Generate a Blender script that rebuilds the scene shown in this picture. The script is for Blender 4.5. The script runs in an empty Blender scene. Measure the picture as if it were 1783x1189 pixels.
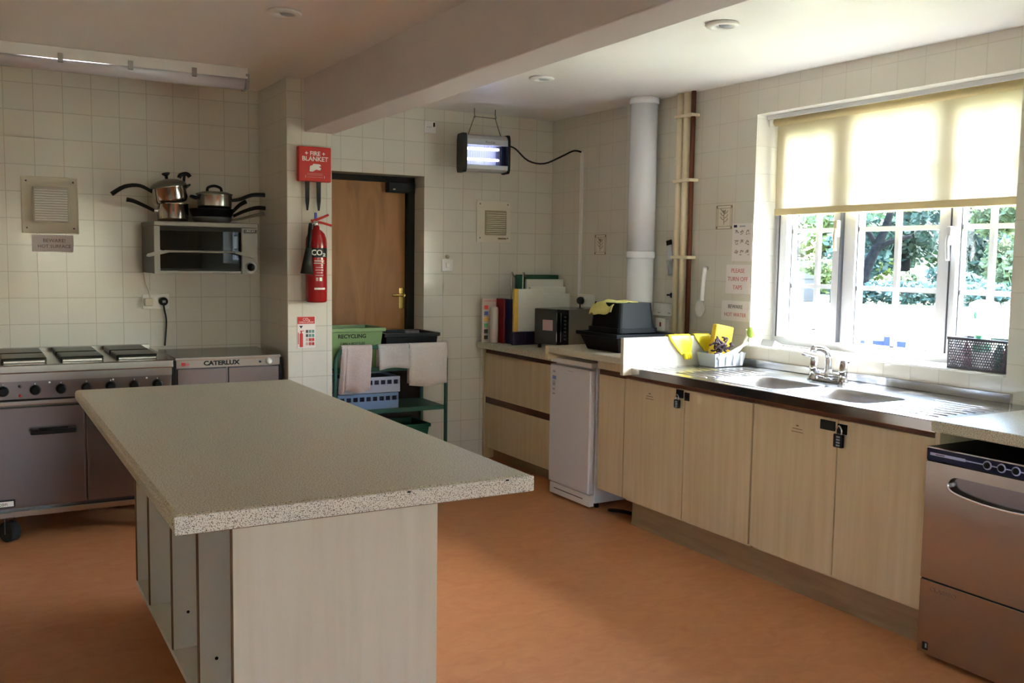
import bpy, bmesh, math, random
from mathutils import Vector, Matrix
random.seed(7)
SC = bpy.context.scene
COL = SC.collection
PI = math.pi

# ------------------------------------------------------------------ materials
def lin(h):
    h = h.lstrip('#')
    out = []
    for i in (0, 2, 4):
        v = int(h[i:i+2], 16) / 255
        out.append(v / 12.92 if v <= .04045 else ((v + .055) / 1.055) ** 2.4)
    return (*out, 1)

def new_mat(name):
    m = bpy.data.materials.new(name); m.use_nodes = True
    nt = m.node_tree
    b = nt.nodes['Principled BSDF']
    return m, nt, b

def mat(name, col, rough=.5, metal=0., emit=None, estr=0., spec=.5, coat=0.):
    m, nt, b = new_mat(name)
    b.inputs['Base Color'].default_value = lin(col)
    b.inputs['Roughness'].default_value = rough
    b.inputs['Metallic'].default_value = metal
    b.inputs['Specular IOR Level'].default_value = spec
    b.inputs['Coat Weight'].default_value = coat
    if emit:
        b.inputs['Emission Color'].default_value = lin(emit)
        b.inputs['Emission Strength'].default_value = estr
    return m

def N(nt, t, **kw):
    n = nt.nodes.new(t)
    for k, v in kw.items():
        setattr(n, k, v)
    return n

def ramp(nt, stops):
    r = N(nt, 'ShaderNodeValToRGB')
    el = r.color_ramp.elements
    while len(el) < len(stops): el.new(.5)
    for e, (p, c) in zip(el, stops):
        e.position = p; e.color = lin(c)
    return r

def noise_mat(name, stops, scale=(1, 1, 1), nscale=5, detail=4, rough=.5, metal=0., bump=0., distort=0., coat=0., rough2=None, spec=.5):
    m, nt, b = new_mat(name)
    tc = N(nt, 'ShaderNodeNewGeometry')
    mp = N(nt, 'ShaderNodeMapping'); mp.inputs['Scale'].default_value = scale
    nz = N(nt, 'ShaderNodeTexNoise'); nz.inputs['Scale'].default_value = nscale
    nz.inputs['Detail'].default_value = detail; nz.inputs['Distortion'].default_value = distort
    r = ramp(nt, stops)
    L = nt.links.new
    L(tc.outputs['Position'], mp.inputs['Vector']); L(mp.outputs[0], nz.inputs['Vector'])
    L(nz.outputs['Fac'], r.inputs[0]); L(r.outputs[0], b.inputs['Base Color'])
    b.inputs['Roughness'].default_value = rough; b.inputs['Metallic'].default_value = metal
    b.inputs['Coat Weight'].default_value = coat; b.inputs['Specular IOR Level'].default_value = spec
    if bump:
        bp = N(nt, 'ShaderNodeBump'); bp.inputs['Strength'].default_value = bump; bp.inputs['Distance'].default_value = .002
        L(nz.outputs['Fac'], bp.inputs['Height']); L(bp.outputs[0], b.inputs['Normal'])
    if rough2 is not None:
        mr = N(nt, 'ShaderNodeMapRange'); mr.inputs['To Min'].default_value = rough; mr.inputs['To Max'].default_value = rough2
        L(nz.outputs['Fac'], mr.inputs['Value']); L(mr.outputs[0], b.inputs['Roughness'])
    return m

def tile_mat(name, axis, c1, c2, grout, off=(.19, 1.316), pitch=.1475, rough=.16):
    m, nt, b = new_mat(name)
    L = nt.links.new
    g = N(nt, 'ShaderNodeNewGeometry'); s = N(nt, 'ShaderNodeSeparateXYZ'); cmb = N(nt, 'ShaderNodeCombineXYZ')
    L(g.outputs['Position'], s.inputs[0])
    a1 = N(nt, 'ShaderNodeMath', operation='SUBTRACT'); a1.inputs[1].default_value = off[0] - 20 * pitch
    a2 = N(nt, 'ShaderNodeMath', operation='SUBTRACT'); a2.inputs[1].default_value = off[1] - 20 * pitch
    L(s.outputs[axis], a1.inputs[0]); L(s.outputs['Z'], a2.inputs[0])
    L(a1.outputs[0], cmb.inputs['X']); L(a2.outputs[0], cmb.inputs['Y'])
    br = N(nt, 'ShaderNodeTexBrick'); br.offset = 0; br.offset_frequency = 1; br.squash = 1
    br.inputs['Scale'].default_value = 1
    br.inputs['Brick Width'].default_value = pitch; br.inputs['Row Height'].default_value = pitch
    br.inputs['Mortar Size'].default_value = .0022; br.inputs['Mortar Smooth'].default_value = .3
    br.inputs['Bias'].default_value = 0
    br.inputs['Color1'].default_value = lin(c1); br.inputs['Color2'].default_value = lin(c2); br.inputs['Mortar'].default_value = lin(grout)
    L(cmb.outputs[0], br.inputs['Vector']); L(br.outputs['Color'], b.inputs['Base Color'])
    nz = N(nt, 'ShaderNodeTexNoise'); nz.inputs['Scale'].default_value = 9; nz.inputs['Detail'].default_value = 1
    L(g.outputs['Position'], nz.inputs['Vector'])
    h = N(nt, 'ShaderNodeMath', operation='MULTIPLY_ADD'); h.inputs[1].default_value = -1.0
    L(br.outputs['Fac'], h.inputs[0]); L(nz.outputs['Fac'], h.inputs[2])
    bp = N(nt, 'ShaderNodeBump'); bp.inputs['Strength'].default_value = .35; bp.inputs['Distance'].default_value = .0025
    L(h.outputs[0], bp.inputs['Height']); L(bp.outputs[0], b.inputs['Normal'])
    b.inputs['Roughness'].default_value = rough; b.inputs['Specular IOR Level'].default_value = .45
    return m

def speckle_mat(name, base, spots, rough=.35, scale=330, thr=.34, spec=.4):
    m, nt, b = new_mat(name)
    L = nt.links.new
    g = N(nt, 'ShaderNodeNewGeometry')
    nz = N(nt, 'ShaderNodeTexNoise'); nz.inputs['Scale'].default_value = scale; nz.inputs['Detail'].default_value = 1.5
    L(g.outputs['Position'], nz.inputs['Vector'])
    r = N(nt, 'ShaderNodeValToRGB'); el = r.color_ramp.elements
    el[0].position = thr; el[0].color = lin(spots); el[1].position = thr + .1; el[1].color = lin(base)
    e = el.new(.72); e.color = lin(base)
    L(nz.outputs['Fac'], r.inputs[0]); L(r.outputs[0], b.inputs['Base Color'])
    b.inputs['Roughness'].default_value = rough; b.inputs['Specular IOR Level'].default_value = spec
    return m

def brushed(name, col, rough, axis=(1, 1, 60)):
    m, nt, b = new_mat(name); L = nt.links.new
    g = N(nt, 'ShaderNodeNewGeometry'); mp = N(nt, 'ShaderNodeMapping'); mp.inputs['Scale'].default_value = axis
    nz = N(nt, 'ShaderNodeTexNoise'); nz.inputs['Scale'].default_value = 6; nz.inputs['Detail'].default_value = 3
    L(g.outputs['Position'], mp.inputs[0]); L(mp.outputs[0], nz.inputs['Vector'])
    mr = N(nt, 'ShaderNodeMapRange'); mr.inputs['To Min'].default_value = rough * .94; mr.inputs['To Max'].default_value = rough * 1.06
    L(nz.outputs['Fac'], mr.inputs['Value']); L(mr.outputs[0], b.inputs['Roughness'])
    b.inputs['Base Color'].default_value = lin(col); b.inputs['Metallic'].default_value = 1
    return m

TILE_X = tile_mat('cream_tile_back', 'X', '#d8d4c8', '#d5d0c3', '#bdb7a9')
TILE_Y = tile_mat('cream_tile_side', 'Y', '#d8d3c6', '#d7d2c4', '#cbc5b6', off=(3.86, 1.316))
TILE_W = tile_mat('white_tile_reveal', 'X', '#efede6', '#edebe3', '#e2dfd5')
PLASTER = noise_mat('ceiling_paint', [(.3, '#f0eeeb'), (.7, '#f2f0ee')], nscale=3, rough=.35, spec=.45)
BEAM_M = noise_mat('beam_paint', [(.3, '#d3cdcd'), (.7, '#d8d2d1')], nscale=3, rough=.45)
FLOOR_M = noise_mat('terracotta_vinyl', [(.25, '#c07f50'), (.5, '#c88959'), (.75, '#cf9162')], scale=(1, 1.6, 1), nscale=9, detail=10, rough=.42, distort=1.2, rough2=.5)
SPECK = speckle_mat('speckled_laminate', '#cfcab4', '#8a826a', thr=.40)
SPECK_EDGE = speckle_mat('speckled_edging', '#e4e0da', '#6f6258', thr=.375, scale=400)
MAPLE = noise_mat('maple_laminate', [(.2, '#cdb68f'), (.5, '#d7c29c'), (.8, '#dfccaa')], scale=(14, 14, .8), nscale=2.2, detail=5, rough=.42)
MAPLE_PALE = noise_mat('pale_maple_panel', [(.2, '#d9cebc'), (.5, '#e2d9ca'), (.8, '#e7dfd2')], scale=(12, 12, .8), nscale=2.2, detail=5, rough=.45)
CARCASS = noise_mat('white_melamine', [(.3, '#e4e4da'), (.7, '#e8e8df')], nscale=2, rough=.4)
CHIP = mat('chipboard_edge', '#7d6248', .8)
REDWOOD = noise_mat('mahogany_rail', [(.3, '#4a2716'), (.7, '#6b3a22')], scale=(20, 2, 20), nscale=3, rough=.4)
PLINTH_M = noise_mat('plinth_wood', [(.3, '#8d7355'), (.7, '#a08563')], scale=(8, 1, 8), nscale=4, rough=.5)
PLY = noise_mat('door_plywood', [(.2, '#8b5c2c'), (.5, '#a9743a'), (.8, '#b8834a')], scale=(3, 3, .55), nscale=3, detail=6, rough=.45, distort=1.5)
DARKWOOD = mat('dark_frame_paint', '#1c1614', .55, spec=.25)
STEEL = brushed('brushed_steel', '#a09b97', .26)
STEEL_D = brushed('oven_steel', '#7f797b', .26)
STEEL_W = brushed('dishwasher_steel', '#a1968c', .2, (1, 60, 1))
SINK_M = brushed('sink_steel', '#c4c4c4', .22, (60, 1, 1))
CHROME_D = mat('polished_sink_steel', '#b4b0ac', .1, 1)
BOWL_M = mat('bowl_satin_steel', '#c2c2c4', .38, 1)
CHROME = mat('polished_chrome', '#d5d5d8', .08, 1)
BLACK = mat('black_plastic', '#0f0f10', .45, spec=.3)
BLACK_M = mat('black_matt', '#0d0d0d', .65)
CRATE_M = mat('crate_black', '#080809', .5, spec=.16)
BLACK_G = mat('black_glass', '#040405', .02, spec=.22)
GRILL_S = brushed('grill_steel', '#75716c', .38)
IRON = mat('hotplate_iron', '#22231f', .38, .6)
RUBBER = mat('rubber', '#1b1b1b', .7)
WHITE = mat('white_plastic', '#e8e6e2', .35)
WHITE_G = mat('white_enamel', '#dcd8dc', .25)
UPVC = mat('upvc_white', '#cfcfd3', .3)
GASKET = mat('window_gasket', '#4a4a50', .6)
PIPEW = mat('flue_white', '#e6e8ee', .15)
CREAM = mat('cream_pipe_paint', '#e6d6b6', .35)
CREAMP = mat('cream_vent_plastic', '#d8d1bd', .45)
COPPER = mat('old_copper_pipe', '#6b3a24', .4, .5)
GRILLE_SHADE = mat('vent_grille_shade', '#9d9272', .55)  # the grille's shade is mixed into this flat colour
PAPER = mat('paper_white', '#dcd8dc', .7)
PAPERY = mat('paper_notice', '#e4dcd8', .7)
RED = mat('signal_red', '#c4261f', .35)
RED_G = mat('extinguisher_red', '#9a1518', .2, coat=.3)
REDINK = mat('red_ink', '#c96a68', .7)
GREYINK = mat('grey_ink', '#6b6468', .7)
WHITEINK = mat('white_ink', '#f0ece8', .6)
BROWNINK = mat('brown_ink', '#7c6753', .6)
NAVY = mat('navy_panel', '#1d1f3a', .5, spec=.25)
LILAC = mat('pale_blue_stripe', '#b9bfe6', .4)
GREEN_BOX = mat('green_crate_plastic', '#7f9c62', .45)
TEAL = mat('teal_trolley_paint', '#2d5a4c', .4)
GREEN_BD = mat('green_board', '#0f4a31', .5)
WHITE_BD = mat('white_board', '#d6d6cb', .55)
YELL_BD = mat('yellow_board', '#d9b048', .5)
RED_BD = mat('red_board', '#7d1518', .5)
BLUE_BD = mat('blue_board', '#1a2152', .5)
PURPLE = mat('purple_rack', '#241636', .5)
GLOVE = mat('yellow_rubber', '#e0cb1c', .45)
SPONGE = noise_mat('yellow_sponge', [(.3, '#c9a52a'), (.7, '#d8b840')], nscale=120, rough=.9, bump=.6)
CLOTHY = noise_mat('yellow_cloth', [(.3, '#cdc372'), (.7, '#d8d084')], nscale=150, rough=.9, bump=.5)
TOWEL_P = noise_mat('pink_white_towel', [(.3, '#c9b6b4'), (.7, '#d8c8c6')], nscale=160, rough=.95, bump=.5)
TOWEL_G = noise_mat('grey_white_towel', [(.3, '#bdb8b4'), (.7, '#cdc9c5')], nscale=160, rough=.95, bump=.5)
TOWEL_W = noise_mat('white_towel', [(.3, '#d0ccc8'), (.7, '#dedad6')], nscale=160, rough=.95, bump=.5)
RACK_B = mat('blue_rack', '#7391bd', .45)
RACK_W = mat('pale_blue_rack', '#aeb6cc', .45)
GREYPL = mat('grey_plastic', '#9aa0a6', .45)
DKGREY = mat('dark_grey_plastic', '#4d4b4e', .5)
BASKET_M = mat('basket_plastic', '#57545a', .5)
BRASS = mat('brass', '#c9a85e', .25, 1)
GREEN_L = mat('lime_plastic', '#8cab3a', .5)
GREEN_P = mat('pale_green_plastic', '#5fbf95', .4)
BLUE_T = mat('blue_tag', '#4a5cc0', .5)
BLUEW = mat('blue_bench_paint', '#1c2347', .7, spec=.2)
PINK = mat('pink_label', '#c7a3a0', .6)
LAWN_M = noise_mat('lawn_grass', [(.3, '#8a9068'), (.7, '#9da27c')], nscale=1.5, rough=.9)
BARK = noise_mat('tree_bark', [(.3, '#0b0c0e'), (.7, '#131316')], nscale=6, rough=.95, spec=.05)
TUBE_E = mat('uv_tube', '#c8c8ff', .3, emit='#c9ccff', estr=3)
GREYT = mat('trolley_grey_tube', '#8d9a93', .35, .4)
BRICK = mat('brick_outer', '#8a6a58', .9)

def leaf_mat(name, c1, c2):
    m, nt, b = new_mat(name); L = nt.links.new
    g = N(nt, 'ShaderNodeNewGeometry')
    nz = N(nt, 'ShaderNodeTexNoise'); nz.inputs['Scale'].default_value = .9; nz.inputs['Detail'].default_value = 6
    L(g.outputs['Position'], nz.inputs['Vector'])
    r = ramp(nt, [(.35, c1), (.65, c2)]); L(nz.outputs['Fac'], r.inputs[0]); L(r.outputs[0], b.inputs['Base Color'])
    b.inputs['Roughness'].default_value = .7
    tr = N(nt, 'ShaderNodeBsdfTranslucent'); L(r.outputs[0], tr.inputs['Color'])
    mx = N(nt, 'ShaderNodeMixShader'); mx.inputs[0].default_value = .3
    out = nt.nodes['Material Output']
    L(b.outputs[0], mx.inputs[1]); L(tr.outputs[0], mx.inputs[2]); L(mx.outputs[0], out.inputs['Surface'])
    return m
LEAF_L = leaf_mat('light_leaves', '#35431a', '#5a6a2c')
LEAF_M = leaf_mat('mid_leaves', '#2e442d', '#4b6344')
LEAF_D = leaf_mat('dark_leaves', '#243a36', '#3a5249')
LEAF_P = leaf_mat('pale_leaves', '#465236', '#62704c')

def glass_mat():
    m, nt, b = new_mat('window_glass'); L = nt.links.new
    nt.nodes.remove(b)
    t = N(nt, 'ShaderNodeBsdfTransparent'); t.inputs[0].default_value = (.96, .98, .97, 1)
    g = N(nt, 'ShaderNodeBsdfGlossy'); g.inputs['Roughness'].default_value = .02
    mx = N(nt, 'ShaderNodeMixShader'); mx.inputs[0].default_value = .07
    L(t.outputs[0], mx.inputs[1]); L(g.outputs[0], mx.inputs[2]); L(mx.outputs[0], nt.nodes['Material Output'].inputs['Surface'])
    return m
GLASS = glass_mat()

def clear_plastic():
    m, nt, b = new_mat('clear_plastic'); L = nt.links.new
    t = N(nt, 'ShaderNodeBsdfTransparent'); t.inputs[0].default_value = (.9, .92, .94, 1)
    b.inputs['Base Color'].default_value = lin('#c8ccd4'); b.inputs['Roughness'].default_value = .1
    mx = N(nt, 'ShaderNodeMixShader'); mx.inputs[0].default_value = .35
    L(t.outputs[0], mx.inputs[1]); L(b.outputs[0], mx.inputs[2]); L(mx.outputs[0], nt.nodes['Material Output'].inputs['Surface'])
    return m
CLEAR = clear_plastic()

def blind_mat():
    m, nt, b = new_mat('blind_fabric'); L = nt.links.new
    nt.nodes.remove(b)
    d = N(nt, 'ShaderNodeBsdfDiffuse'); d.inputs[0].default_value = lin('#cfc2a2')
    t = N(nt, 'ShaderNodeBsdfTranslucent'); t.inputs[0].default_value = lin('#eee4cf')
    mx = N(nt, 'ShaderNodeMixShader'); mx.inputs[0].default_value = .095
    L(d.outputs[0], mx.inputs[1]); L(t.outputs[0], mx.inputs[2]); L(mx.outputs[0], nt.nodes['Material Output'].inputs['Surface'])
    return m
BLIND_M = blind_mat()
def thin_white():
    m, nt, b = new_mat('thin_white_plastic'); L = nt.links.new
    b.inputs['Base Color'].default_value = lin('#eceae6'); b.inputs['Roughness'].default_value = .35
    t = N(nt, 'ShaderNodeBsdfTranslucent'); t.inputs[0].default_value = lin('#f0f0ee')
    mx = N(nt, 'ShaderNodeMixShader'); mx.inputs[0].default_value = .5
    L(b.outputs[0], mx.inputs[1]); L(t.outputs[0], mx.inputs[2]); L(mx.outputs[0], nt.nodes['Material Output'].inputs['Surface'])
    return m
WHITE_T = thin_white()
HEM = mat('blind_hem', '#cdbb8c', .6)

# ------------------------------------------------------------------ mesh helpers
def BM(): return bmesh.new()

def box(bm, x0, x1, y0, y1, z0, z1, bev=0., M=None, seg=2):
    vs = [bm.verts.new((x, y, z)) for x in (x0, x1) for y in (y0, y1) for z in (z0, z1)]
    F = [(0, 1, 3, 2), (4, 6, 7, 5), (0, 4, 5, 1), (2, 3, 7, 6), (0, 2, 6, 4), (1, 5, 7, 3)]
    fs = [bm.faces.new([vs[i] for i in f]) for f in F]
    if bev:
        es = list({e for f in fs for e in f.edges})
        r = bmesh.ops.bevel(bm, geom=es, offset=bev, segments=seg, affect='EDGES', profile=.5)
        vs = list({v for f in r['faces'] for v in f.verts})
    if M is not None:
        for v in vs: v.co = M @ v.co
    return vs

def frame(p, d):
    d = Vector(d).normalized()
    u = d.cross(Vector((0, 0, 1)))
    if u.length < 1e-4: u = d.cross(Vector((0, 1, 0)))
    u.normalize(); w = d.cross(u).normalized()
    return u, w

def ringed(bm, rings, cap0=True, cap1=True, smooth=True, closed=True):
    R = [[bm.verts.new(p) for p in r] for r in rings]
    n = len(R[0])
    for a, b in zip(R[:-1], R[1:]):
        for i in range(n if closed else n - 1):
            j = (i + 1) % n
            f = bm.faces.new((a[i], a[j], b[j], b[i])); f.smooth = smooth
    if cap0: bm.faces.new(R[0][::-1])
    if cap1: bm.faces.new(R[-1])
    return R

def cyl(bm, p0, p1, r0, r1=None, n=20, caps=True):
    r1 = r0 if r1 is None else r1
    p0 = Vector(p0); p1 = Vector(p1); u, w = frame(p0, p1 - p0)
    rg = []
    for p, r in ((p0, r0), (p1, r1)):
        rg.append([p + (u * math.cos(2*PI*i/n) + w * math.sin(2*PI*i/n)) * r for i in range(n)])
    ringed(bm, rg, caps, caps)

def tube(bm, pts, r, n=10, caps=True, sub=4):
    P = [Vector(p) for p in pts]
    if sub > 1 and len(P) > 2:
        Q = []
        for i in range(len(P) - 1):
            a = P[max(i-1, 0)]; b = P[i]; c = P[i+1]; d = P[min(i+2, len(P)-1)]
            for k in range(sub):
                t = k / sub
                Q.append(.5 * ((2*b) + (c-a)*t + (2*a-5*b+4*c-d)*t*t + (3*b-a-3*c+d)*t**3))
        Q.append(P[-1]); P = Q
    rad = r if callable(r) else (lambda t: r)
    rings = []; pu = None
    for i, p in enumerate(P):
        d = (P[min(i+1, len(P)-1)] - P[max(i-1, 0)])
        u, w = frame(p, d)
        if pu is not None:
            d = d.normalized(); u = (pu - d * pu.dot(d)).normalized(); w = d.cross(u)
        pu = u
        rr = rad(i / (len(P) - 1))
        rings.append([p + (u*math.cos(2*PI*k/n) + w*math.sin(2*PI*k/n)) * rr for k in range(n)])
    ringed(bm, rings, caps, caps)

def lathe(bm, prof, c=(0, 0, 0), n=28, axis='Z', M=None):
    """prof: (radius, height) list; smooth sided"""
    rings = []
    for r, h in prof:
        r = max(r, .0004)
        ring = []
        for i in range(n):
            a = 2*PI*i/n; x, y = r*math.cos(a), r*math.sin(a)
            p = {'Z': (x, y, h), 'Y': (x, -h, y), 'X': (-h, x, y)}[axis]
            p = Vector(p)
            if M is not None: p = M @ p
            ring.append(p + Vector(c))
        rings.append(ring)
    ringed(bm, rings)

def prism(bm, pts2, plane, a0, a1, M=None):
    """extrude a 2-D outline; plane 'XZ' extrudes in Y, 'YZ' in X, 'XY' in Z"""
    def P(p, a):
        v = {'XZ': (p[0], a, p[1]), 'YZ': (a, p[0], p[1]), 'XY': (p[0], p[1], a)}[plane]
        v = Vector(v)
        return M @ v if M is not None else v
    A = [bm.verts.new(P(p, a0)) for p in pts2]; B = [bm.verts.new(P(p, a1)) for p in pts2]
    n = len(pts2)
    for i in range(n):
        j = (i+1) % n
        bm.faces.new((A[i], A[j], B[j], B[i]))
    bm.faces.new(A[::-1]); bm.faces.new(B)

def rrect(x0, x1, y0, y1, r, k=5):
    out = []
    for cx, cy, a in ((x1-r, y1-r, 0), (x0+r, y1-r, PI/2), (x0+r, y0+r, PI), (x1-r, y0+r, 3*PI/2)):
        for i in range(k+1):
            t = a + PI/2*i/k
            out.append((cx + r*math.cos(t), cy + r*math.sin(t)))
    return out

def loc_of(o):
    return Vector((0, 0, 0)) if o is None else o.location + (loc_of(o.parent))

def finish(name, bm, m, parent=None, fix=True):
    if fix: bmesh.ops.recalc_face_normals(bm, faces=bm.faces[:])
    me = bpy.data.meshes.new(name)
    if parent is None:
        xs = [v.co for v in bm.verts]
        lo = Vector([min(p[i] for p in xs) for i in range(3)]); hi = Vector([max(p[i] for p in xs) for i in range(3)])
        org = Vector(((lo.x+hi.x)/2, (lo.y+hi.y)/2, lo.z))
    else:
        org = loc_of(parent)
    bmesh.ops.translate(bm, verts=bm.verts[:], vec=-org)
    bm.to_mesh(me); bm.free()
    for mm in (m if isinstance(m, (list, tuple)) else [m]): me.materials.append(mm)
    o = bpy.data.objects.new(name, me); COL.objects.link(o)
    if parent is None: o.location = org
    else: o.parent = parent
    return o

def thing(name, label, cat, loc, group=None):
    o = bpy.data.objects.new(name, None); COL.objects.link(o)
    o.empty_display_size = .05
    o.location = loc; o['label'] = label; o['category'] = cat
    if group: o['group'] = group
    return o

def tag(o, label, cat, group=None):
    o['label'] = label; o['category'] = cat
    if group: o['group'] = group
    return o

def struct(name, bm, m, parent=None):
    o = finish(name, bm, m, parent)
    if parent is None: o['kind'] = 'structure'
    return o

def finish_split(name, bm, m, parent):
    bmesh.ops.recalc_face_normals(bm, faces=bm.faces[:])
    seen = set(); out = []
    for f0 in bm.faces[:]:
        if f0 in seen: continue
        st = [f0]; isl = []; seen.add(f0)
        while st:
            f = st.pop(); isl.append(f)
            for e in f.edges:
                for g in e.link_faces:
                    if g not in seen: seen.add(g); st.append(g)
        nb = bmesh.new(); mp = {}
        for f in isl:
            nf = nb.faces.new([mp.setdefault(v, None) or mp.__setitem__(v, nb.verts.new(v.co)) or mp[v] for v in f.verts]); nf.smooth = f.smooth
        out.append(finish(name, nb, m, parent))
    bm.free(); return out

def bx(name, m, parent, *a, bev=0., M=None):
    b = BM(); box(b, *a, bev=bev, M=M)
    return finish(name, b, m, parent)

def lettering(s, size, m, parent, pos, right, up=(0, 0, 1), align='CENTER', name='lettering', depth=.0006, sx=1.0, bold=0.):
    cu = bpy.data.curves.new(name, 'FONT'); cu.body = s; cu.size = size; cu.align_x = align; cu.align_y = 'CENTER'
    cu.extrude = depth; cu.offset = bold; cu.resolution_u = 3
    t = bpy.data.objects.new(name + '_tmp', cu); COL.objects.link(t)
    bpy.context.view_layer.update()
    dg = bpy.context.evaluated_depsgraph_get()
    me = bpy.data.meshes.new_from_object(t.evaluated_get(dg))
    bpy.data.objects.remove(t)
    r = Vector(right).normalized(); u = Vector(up).normalized(); n = r.cross(u)
    b = BM(); b.from_mesh(me)
    p = Vector(pos)
    for v in b.verts: v.co = p + r * v.co.x * sx + u * v.co.y + n * v.co.z
    return finish(name, b, m, parent, fix=False)
RX = (1, 0, 0); RY = (0, -1, 0)     # reading direction on the back wall and on the window wall

# ------------------------------------------------------------------ room shell
W = 3.72; D = 5.93
def zc(y): return 2.429 - .011 * (5.94 - y)
XL, YF = -2.4, -7.0
bm = BM(); box(bm, XL-.2, W+.3, YF-.2, D+.5, -.1, 0); struct('floor', bm, FLOOR_M)
bm = BM()
vs = box(bm, XL-.2, W+.3, YF-.2, D+.5, 0, .15)
for v in vs: v.co.z += zc(v.co.y)
struct('ceiling', bm, PLASTER)
# back wall with the doorway
DX0, DX1, DZ = 1.87, 2.70, 1.975
bm = BM()
box(bm, XL-.2, DX0, D, D+.3, 0, 2.46); box(bm, DX1, W+.3, D, D+.3, 0, 2.46); box(bm, DX0, DX1, D, D+.3, DZ, 2.46)
struct('wall_back', bm, TILE_X)
bm = BM()
WY0, WY1, WZ0, WZ1 = 2.367, 3.86, .965, 2.22
def wall_right(bm):
    # window 1, and a second window further along the same wall
    spans = [(WY0, WY1, WZ0, WZ1), (-5.2, -4.2, 1.3, WZ1)]
    box(bm, W, W+.3, YF-.2, -5.2, 0, 2.46); box(bm, W, W+.3, -4.2, WY0, 0, 2.46); box(bm, W, W+.3, WY1, D, 0, 2.46)
    for y0, y1, z0, z1 in spans:
        box(bm, W, W+.3, y0, y1, 0, z0); box(bm, W, W+.3, y0, y1, z1, 2.46)
wall_right(bm)
wr = finish('wall_right', bm, [TILE_Y, TILE_W]); wr['kind'] = 'structure'
for p in wr.data.polygons:
    if abs(p.normal.x) < .5: p.material_index = 1
bm = BM(); box(bm, XL-.2, XL, YF-.2, -3.6, 0, 2.46); box(bm, XL-.2, XL, -2.0, D+.3, 0, 2.46)
box(bm, XL-.2, XL, -3.6, -2.0, 0, .9); box(bm, XL-.2, XL, -3.6, -2.0, 2.1, 2.46); struct('wall_left', bm, TILE_Y)
bm = BM()
box(bm, XL, .9, YF-.2, YF, 0, 2.46); box(bm, 2.3, W, YF-.2, YF, 0, 2.46)
box(bm, .9, 2.3, YF-.2, YF, 0, .9); box(bm, .9, 2.3, YF-.2, YF, 2.1, 2.46)
struct('wall_front', bm, TILE_X)
# pier and beam
PX0, PX1, PY = 1.58, 1.845, 5.34
bm = BM(); box(bm, PX0, PX1, PY, D, 0, 2.44, bev=.004)
pr = finish('wall_pier', bm, [TILE_X, TILE_Y]); pr['kind'] = 'structure'
for p in pr.data.polygons:
    if abs(p.normal.x) > .5: p.material_index = 1
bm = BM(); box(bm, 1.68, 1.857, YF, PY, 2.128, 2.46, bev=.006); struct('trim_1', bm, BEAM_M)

# ------------------------------------------------------------------ door
dr = bpy.data.objects.new('door_1', None); COL.objects.link(dr); dr.location = (2.28, 6.05, 0); dr['kind'] = 'structure'
bx('door_leaf', PLY, dr, 1.905, 2.655, 6.14, 6.18, .005, 1.945)
bm = BM()
box(bm, DX0, 1.905, 6.09, 6.2, 0, DZ); box(bm, 2.648, DX1, 6.09, 6.2, 0, DZ); box(bm, 1.905, 2.648, 6.09, 6.2, 1.938, DZ)
finish('door_frame', bm, DARKWOOD, dr)
cl = bx('door_closer', BLACK, dr, 2.50, 2.695, 6.07, 6.14, 1.868, 1.938, bev=.004)
bx('closer_screw', STEEL, cl, 2.527, 2.545, 6.064, 6.07, 1.885, 1.893)
bm = BM(); box(bm, 2.603, 2.643, 6.132, 6.14, 1.07, 1.215, bev=.003); finish('handle_plate', bm, BRASS, dr)
bm = BM(); cyl(bm, (2.623, 6.135, 1.165), (2.623, 6.085, 1.165), .01); tube(bm, [(2.623, 6.088, 1.165), (2.59, 6.085, 1.168), (2.535, 6.088, 1.164)], .008)
finish('door_handle', bm, BRASS, dr)
bm = BM(); cyl(bm, (1.93, 6.14, 1.13), (1.93, 6.13, 1.13), .012); finish('door_stud', bm, BLUE_T, dr)

# ------------------------------------------------------------------ window 1
win = bpy.data.objects.new('window_1', None); COL.objects.link(win); win.location = (3.91, 3.11, .975); win['kind'] = 'structure'
FX0, FX1 = 3.89, 3.96
bx('window_sill', TILE_W, win, 3.70, FX0, WY0, WY1, .965, .975, bev=.002)
bm = BM()
for a in ((WY0, WY1, .975, 1.02), (WY0, WY1, 2.17, WZ1), (WY0, 2.41, 1.02, 2.17), (3.81, WY1, 1.02, 2.17), (3.315, 3.385, 1.02, 2.17), (2.77, 2.84, 1.02, 2.17)):
    box(bm, FX0, FX1, *a)
finish('window_frame', bm, UPVC, win)
def sash(y0, y1, w, proud, glass_bottom):
    s = BM()
    x0, x1 = FX0-proud, FX1-.01
    z0, z1 = 1.022, 2.168
    box(s, x0, x1, y0, y0+w, z0, z1, bev=.004); box(s, x0, x1, y1-w, y1, z0, z1, bev=.004)
    box(s, x0, x1, y0+w, y1-w, z0, z0+w, bev=.004); box(s, x0, x1, y0+w, y1-w, z1-w, z1, bev=.004)
    so = finish('window_sash', s, UPVC, win)
    return so
def bars(y0, y1, yb, parent, z0, z1):
    b = BM()
    box(b, 3.912, 3.932, yb-.012, yb+.012, z0, z1)
    for z in (1.303, 1.60, 1.895):
        box(b, 3.911, 3.933, y0, y1, z-.011, z+.011)
    finish('glazing_bars', b, UPVC, parent)
    g = BM(); box(g, 3.92, 3.924, y0, y1, z0, z1); finish('glass_pane', g, GLASS, parent)
    g = BM()
    for a, c in ((y0, y0+.005), (y1-.005, y1)): box(g, 3.905, 3.919, a, c, z0, z1)
    box(g, 3.905, 3.919, y0+.005, y1-.005, z0, z0+.004); finish('gasket', g, GASKET, parent)
s1 = sash(3.388, 3.808, .05, .025, 1.07); bars(3.438, 3.758, 3.583, s1, 1.072, 2.118)
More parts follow.
